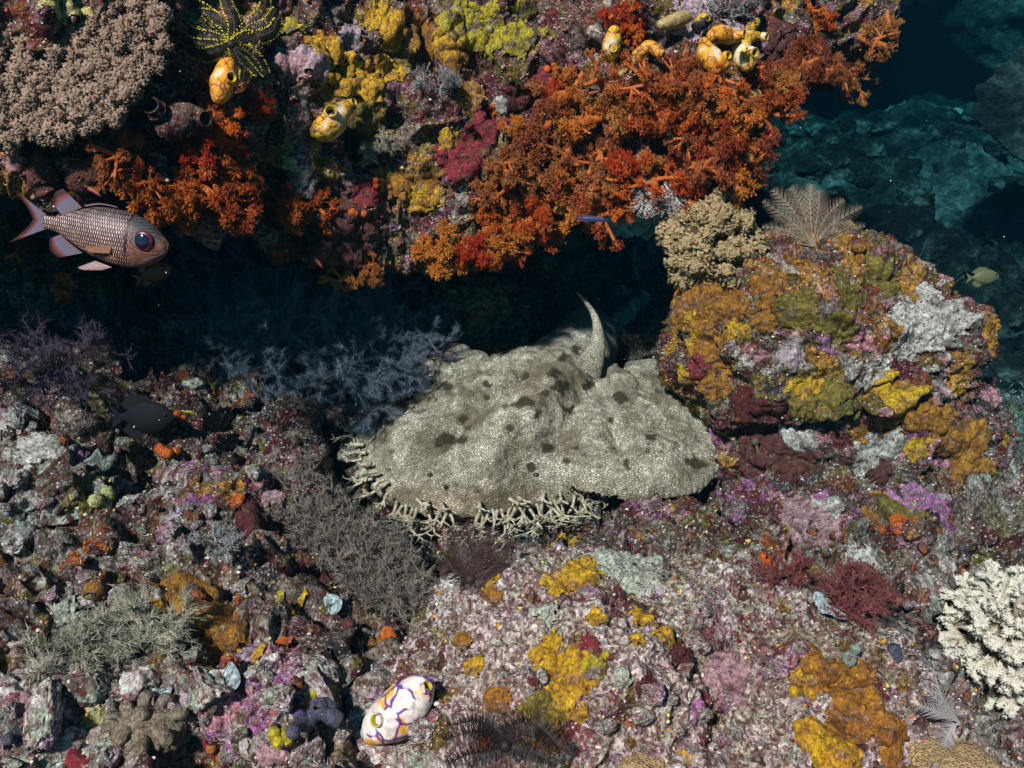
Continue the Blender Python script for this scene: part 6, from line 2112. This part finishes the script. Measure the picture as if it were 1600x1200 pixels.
# ------------------------------------------------------------------ fish
def fish_mats():
    t = NT('soldierfish_scales')
    uv = t.n('UVMap', uv_map='UVMap').outputs[0]
    u, v, _ = [t.n('SeparateXYZ', {0: uv}).outputs[k] for k in range(3)]
    wz = t.n('VectorMath', {0: t.noise(9, 3, .6, out='Color'), 1: (.5, .5, .5)}, operation='SUBTRACT')
    wuv = t.n('VectorMath', {0: uv, 1: t.n('VectorMath', {0: wz, 'Scale': .022}, operation='SCALE')}, operation='ADD').outputs[0]
    br = t.n('TexBrick', {'Vector': wuv, 'Scale': 1.0, 'Mortar Size': .0082, 'Mortar Smooth': .5, 'Brick Width': .0195, 'Row Height': .056, 'Color1': (.60, .50, .46, 1), 'Color2': (.36, .26, .24, 1), 'Mortar': (.03, .018, .02, 1)})
    br.offset = .5
    sc = t.mix(1.0, br.outputs['Color'], t.ramp(t.noise(14, 4, .7), [(.3, .6), (.7, 1.3)]), 'MULTIPLY')
    # back is darker blue, belly coppery: pigment of the fish
    sc = t.mix(1.0, sc, t.ramp(v, [(.15, (.75, .5, .38)), (.4, (1.0, .86, .80)), (.7, (.95, .95, 1.0)), (.95, (.28, .34, .36))]), 'MULTIPLY')
    head = t.mix(t.ramp(v, [(.45, 0.0), (.75, 1.0)]), t.mix(t.ramp(t.noise(70, 3), [(.4, 0.0), (.6, 1.0)]), (.14, .055, .035), (.21, .11, .08)), (.035, .045, .05))
    dist = t.n('VectorMath', {0: wuv, 1: (.868, .56, 0)}, operation='DISTANCE').outputs['Value']
    ring = t.ramp(t.math('SINE', t.math('MULTIPLY', dist, 150.0)), [(.2, .45), (.8, 1.25)])
    head = t.mix(t.ramp(dist, [(.09, 0.0), (.12, .8), (.3, .5)]), head, t.mix(1.0, head, ring, 'MULTIPLY'))
    head = t.mix(1.0, head, t.ramp(t.noise(26, 4, .7), [(.3, .6), (.7, 1.5)]), 'MULTIPLY')
    c = t.mix(t.ramp(u, [(.715, 0.0), (.74, 1.0)]), sc, head)
    bar = t.ramp(u, [(.69, 0.0), (.70, 1.0), (.715, 1.0), (.73, 0.0)])
    c = t.mix(t.math('MULTIPLY', bar, t.ramp(v, [(.3, 0.0), (.42, 1.0)])), c, (.02, .012, .012))
    t.bump(br.outputs['Fac'], .002, -.5)
    t.color(c, .5, .3)
    M['soldier'] = t.m
    t = NT('soldierfish_fin')
    uv = t.n('UVMap', uv_map='UVMap').outputs[0]
    s = t.n('SeparateXYZ', {0: uv})
    rays = t.ramp(t.math('SINE', t.math('MULTIPLY', s.outputs[1], 120.0)), [(.3, .7), (.9, 1.15)])
    c = t.ramp(s.outputs[0], [(.0, (.20, .15, .18)), (.5, (.17, .18, .29)), (.68, (.24, .07, .06)), (.80, (.10, .02, .02)), (.93, (.02, .01, .015))])
    c = t.mix(1.0, c, rays, 'MULTIPLY')
    t.color(c, .5, .3)
    tr = t.n('BsdfTranslucent', {'Color': c})
    ms = t.n('MixShader', {0: .3, 1: t.b.outputs[0], 2: tr.outputs[0]})
    t.t.links.new(ms.outputs[0], t.t.nodes['Material Output'].inputs[0])
    M['soldier_fin'] = t.m
    M['pelvic_fin'] = plain_mat('pale_fin', (.28, .20, .2), .5, .2, 90, trans=.25)
    M['pect_fin'] = plain_mat('copper_fin', (.30, .16, .10), .5, .25, 120, trans=.35)
    M['fish_eye_ring'] = plain_mat('fish_eye_ring', (.07, .012, .02), .3, .5, 40, spec=.45)
    t = NT('fish_pupil'); M['pupil'] = t.color((.006, .008, .03), .08, .8)
    M['red_fish'] = plain_mat('small_red_fish', (.20, .05, .03), .45, .3, 60, spec=.4)
    M['dark_fish'] = plain_mat('dark_damselfish', (.007, .007, .010), .75, .5, 60, spec=.12)
    M['blue_fish'] = plain_mat('blue_wrasse', (.02, .03, .10), .4, .2, 60, spec=.4)
    M['olive_fish'] = plain_mat('olive_fish', (.14, .11, .05), .5, .2, 60)
    t = NT('striped_fish')
    uv = t.n('UVMap', uv_map='UVMap').outputs[0]
    v = t.n('SeparateXYZ', {0: uv}).outputs[1]
    st = t.math('GREATER_THAN', t.math('SINE', t.math('MULTIPLY', v, 26.0)), .0)
    t.color(t.mix(st, (.02, .02, .02), (.55, .42, .02)), .45, .4)
    M['striped_fish'] = t.m


fish_mats()


def fish_body(x, top, bot, wid, ns=64, nr=36):
    s = catmull(np.column_stack([x, top, bot, wid]), ns)
    a = np.linspace(0, 2 * np.pi, nr + 1)[:-1]
    mid, hh = (s[:, 1] + s[:, 2]) / 2, (s[:, 1] - s[:, 2]) / 2
    Z = mid[:, None] + hh[:, None] * np.sin(a)[None]
    Y = s[:, 3][:, None] * np.sign(np.cos(a))[None] * np.abs(np.cos(a))[None] ** 1.15
    X = np.broadcast_to(s[:, 0][:, None], Z.shape)
    V = np.dstack([X, Y, Z]).reshape(-1, 3)
    lo, hi = np.min(bot), np.max(top)
    L = x[-1] - x[0]
    uv = np.column_stack([(V[:, 0] - x[0]) / L, .15 + .8 * (V[:, 2] - lo) / (hi - lo)])
    i = np.arange(ns - 1)[:, None] * nr
    j = np.arange(nr)[None]
    j2 = (j + 1) % nr
    Q = np.stack([i + j, i + j2, i + nr + j2, i + nr + j], -1).reshape(-1, 4)
    n = len(V)
    V = np.vstack([V, [[x[0], 0, mid[0]], [x[-1], 0, mid[-1]]]])
    uv = np.vstack([uv, [[0, .5], [1, .5]]])
    T = [[q, (q + 1) % nr, n] for q in range(nr)] + [[(ns - 1) * nr + (q + 1) % nr, (ns - 1) * nr + q, n + 1] for q in range(nr)]
    T = np.array(T)
    return V, [Q[:, ::-1], T[:, ::-1]], uv


def fin_mesh(root, edge, th=.0012, n=26, m=12, y0=0.0, out=0.0):
    """web between a root line and a free edge (x,z points); u runs root to edge, v along it"""
    a, b = catmull(np.array(root, float), n), catmull(np.array(edge, float), n)
    t = np.linspace(0, 1, m)
    G = a[:, None] * (1 - t)[None, :, None] + b[:, None] * t[None, :, None]
    y = y0 + out * t[None, :] ** 1.2 + 0 * G[..., 0]
    w = th * (1 - .7 * t[None, :]) + 0 * G[..., 0]
    up = np.stack([G[..., 0], y + w, G[..., 1]], -1).reshape(-1, 3)
    dn = np.stack([G[..., 0], y - w, G[..., 1]], -1).reshape(-1, 3)
    uv = np.stack([np.broadcast_to(t[None], (n, m)), np.broadcast_to(np.linspace(0, 1, n)[:, None], (n, m))], -1).reshape(-1, 2)
    Q = grid_quads(n, m)
    # rim
    ring = [k * m + m - 1 for k in range(n)]
    R = np.array([[ring[k], ring[k + 1], ring[k + 1] + n * m, ring[k] + n * m] for k in range(n - 1)])
    return np.vstack([up, dn]), [np.vstack([Q, Q[:, ::-1] + n * m, R])], np.vstack([uv, uv])


def fish(name, label, px, py, d, length_px, heading, parts, mats, roll=0.0, group=None):
    c = P(px, py, d=d)
    s = length_px * d / FPX
    e = empty(name, Matrix.Identity(4))
    tag(e, label, 'fish', group)
    # local x forward, z up, y to the fish's left; picture: x right, z up
    q = Matrix.Rotation(-math.radians(heading[1]), 4, 'Y')
    yaw = Matrix.Rotation(math.radians(heading[0]), 4, 'Z')
    pitch = Matrix.Rotation(math.radians(-PITCH * .6), 4, 'X')
    e.matrix_world = Matrix.Translation(Vector(c)) @ yaw @ q @ pitch @ Matrix.Scale(s, 4)
    return e


def soldier(px, py, d, lpx, heading, label, mb, mf, big=True):
    e = fish('soldierfish', label, px, py, d, lpx, heading, None, None)
    x = np.array([-.30, -.26, -.20, -.12, 0, .12, .22, .32, .40, .455, .485, .50])
    top = .92 * np.array([.045, .048, .06, .105, .158, .175, .170, .148, .108, .06, .028, .008])
    bot = .90 * np.array([-.045, -.048, -.06, -.105, -.165, -.198, -.208, -.196, -.162, -.115, -.075, -.045])
    wid = np.array([.014, .018, .03, .052, .078, .09, .092, .086, .07, .047, .03, .012])
    V, F, uv = fish_body(x, top, bot, wid)
    body = mk('body', V, F, mb, e, uv=uv)
    for s, nm in ((1, 'upper'), (-1, 'lower')):
        V, F, uv = fin_mesh([(-.285, .0), (-.29, .04 * s)], [(-.36, .01 * s), (-.42, .10 * s), (-.50, .17 * s)])
        V2, F2, uv2 = fin_mesh([(-.285, .0), (-.285, .02 * s), (-.29, .045 * s)], [(-.375, .0), (-.42, .07 * s), (-.515, .17 * s)])
        mk('tail_fin', V2, F2, mf, e, uv=uv2)
    V, F, uv = fin_mesh([(-.19, .06), (-.14, .09), (-.07, .13)], [(-.26, .12), (-.25, .19), (-.20, .225)])
    mk('dorsal_fin', V, F, mf, e, uv=uv)
    V, F, uv = fin_mesh([(-.19, -.06), (-.14, -.095), (-.04, -.15)], [(-.26, -.10), (-.25, -.17), (-.20, -.21)])
    mk('anal_fin', V, F, mf, e, uv=uv)
    V, F, uv = fin_mesh([(.17, -.20), (.12, -.19), (.06, -.18)], [(.12, -.225), (.0, -.245), (-.03, -.235)], y0=-.03, out=-.03)
    mk('pelvic_fin', V, F, M['pelvic_fin'] if big else mf, e, uv=uv)
    if big:
        V, F, uv = fin_mesh([(.19, -.06), (.18, -.09), (.175, -.11)], [(.06, -.085), (.02, -.105), (.05, -.125)], y0=-.09, out=-.006, th=.0008)
        mk('pectoral_fin', V, F, M['pect_fin'], e, uv=uv)
        V, F, uv = fin_mesh([(.16, .17), (.05, .17), (-.05, .14)], [(.13, .178), (.03, .177), (-.06, .148)])
        mk('spiny_dorsal', V, F, mf, e, uv=uv)
        # cheek plates
        for k, (cx, cz, r, th) in enumerate([(.235, -.03, .12, .006), (.30, -.05, .10, .006)]):
            a = np.linspace(1.9, 4.5, 24)
            A = Acc()
            pts = np.column_stack([cx + r * .8 * np.cos(a), np.full(24, -.081 + .012 * k) + .03 * (np.abs(a - 3.2) / 1.3) ** 2, cz + r * np.sin(a)])
            A.tube(pts, th, 6)
            mm = A.mesh('cheek_ridge')
            mm.uv_layers.new(name='UVMap')
            for q in mm.uv_layers[0].data: q.uv = (.85, .3)
            obj('cheek_ridge', mm, mb, e)
        A = Acc()
        A.tube(catmull(np.array([(.50, -.0, -.028), (.47, -.035, -.07), (.42, -.058, -.10), (.38, -.07, -.125)]), 14), .006, 6)
        mm = A.mesh('jaw'); mm.uv_layers.new(name='UVMap')
        for q in mm.uv_layers[0].data: q.uv = (.9, .75)
        obj('jaw', mm, mb, e)
    for s in (-1, 1):
        V, F = ICO3
        eye = mk('eye', V * (.066, .022, .066) + np.array((.365, s * .068, .0)), F, M['fish_eye_ring'], e)
        mk('pupil', V * (.046, .014, .047) + np.array((.367, s * .085, .002)), F, M['pupil'], eye)
    return e


soldier(142, 360, 1.02, 250, (-6, -9), 'big silvery scaled soldierfish with pale blue fins hovering under the table coral', M['soldier'], M['soldier_fin'])
soldier(236, 428, 1.3, 78, (-14, 24), 'small dull red soldierfish beneath the big silvery one', M['red_fish'], M['red_fish'], big=False)


def simple_fish(px, py, d, lpx, heading, label, mat, depth=.2, finmat=None, name='reef_fish'):
    e = fish(name, label, px, py, d, lpx, heading, None, None)
    x = np.array([-.32, -.24, -.1, .08, .25, .38, .46, .50])
    h = np.array([.22, .32, .8, 1.0, .92, .62, .32, .06]) * depth
    V, F, uv = fish_body(x, h, -h, np.array([.2, .3, .65, .8, .75, .55, .3, .05]) * depth * .5, 40, 20)
    mk('body', V, F, mat, e, uv=uv)
    fm = finmat or mat
    V, F, uv = fin_mesh([(-.31, depth * .2), (-.31, 0), (-.31, -depth * .2)], [(-.5, depth * .75), (-.43, 0), (-.5, -depth * .75)])
    mk('tail_fin', V, F, fm, e, uv=uv)
    V, F, uv = fin_mesh([(.2, depth * .9), (0, depth * .95), (-.22, depth * .35)], [(.1, depth * 1.3), (-.1, depth * 1.35), (-.32, depth * .8)])
    mk('dorsal_fin', V, F, fm, e, uv=uv)
    V, F, uv = fin_mesh([(.0, -depth * .95), (-.1, -depth * .8), (-.22, -depth * .35)], [(-.1, -depth * 1.35), (-.2, -depth * 1.25), (-.32, -depth * .8)])
    mk('anal_fin', V, F, fm, e, uv=uv)
    for s in (-1, 1):
        V, F = ICO2
        eye = mk('eye', V * .03 + np.array((.38, s * depth * .27, depth * .2)), F, M['fish_eye_ring'], e)
        mk('pupil', V * .02 + np.array((.38, s * (depth * .27 + .018), depth * .2)), F, M['pupil'], eye)
    return e


simple_fish(222, 652, 1.20, 105, (-4, 2), 'dark oval damselfish hovering over the dim rubble slope', M['dark_fish'], .25)
simple_fish(295, 644, 1.22, 28, (170, 3), 'tiny yellow and black striped fish beside the dark damselfish', M['striped_fish'], .12)
simple_fish(924, 342, 1.28, 56, (-4, -4), 'slender dark blue wrasse below the orange corals', M['blue_fish'], .07)
simple_fish(1535, 433, 2.0, 52, (0, 4), 'dull olive fish swimming beyond the white crusted boulder', M['olive_fish'], .22)
simple_fish(145, 298, 1.02, 32, (-10, -32), 'tiny red fish slanting under the ledge rim', M['red_fish'], .07)
simple_fish(497, 410, 1.28, 22, (-10, -50), 'tiny red and white fish by the sea fan under the ledge', M['red_fish'], .09)
simple_fish(1172, 234, 2.2, 22, (-10, -30), 'tiny blue fish at the shadowed end of the orange corals', M['blue_fish'], .08)
# ------------------------------------------------------------------ the water: takes out red first, scatters a little blue
def make_haze():
    lo, hi = np.array([-9.0, -1.9, -4.2]), np.array([11.0, 10.5, 1.75])
    V = np.array([[x, y, z] for x in (lo[0], hi[0]) for y in (lo[1], hi[1]) for z in (lo[2], hi[2])])
    F = np.array([[0, 1, 3, 2], [4, 6, 7, 5], [0, 4, 5, 1], [2, 3, 7, 6], [0, 2, 6, 4], [1, 5, 7, 3]])
    m = bpy.data.materials.new('sea_water')
    m.use_nodes = True
    nt = m.node_tree
    nt.nodes.remove(nt.nodes['Principled BSDF'])
    pv = nt.nodes.new('ShaderNodeVolumePrincipled')
    pv.inputs['Color'].default_value = (.001, .008, .013, 1)
    pv.inputs['Absorption Color'].default_value = (.0, .62, .74, 1)
    pv.inputs['Density'].default_value = HAZE
    nt.links.new(pv.outputs[0], nt.nodes['Material Output'].inputs['Volume'])
    o = mk('haze', V, F, m, smooth=False)
    tag(o, 'clear blue green sea water filling the whole place', 'water', kind='stuff')


HAZE = 0.4
make_haze()

# ------------------------------------------------------------------ look-alikes that share a label share a group
_seen = {}
for o in SC.objects:
    if o.parent is None and o.get("label"):
        _seen.setdefault(o["label"], []).append(o)
for lab, os_ in _seen.items():
    if len(os_) > 1:
        gname = os_[0].get("group") or "look-alikes: " + lab
        for o in os_: o["group"] = gname
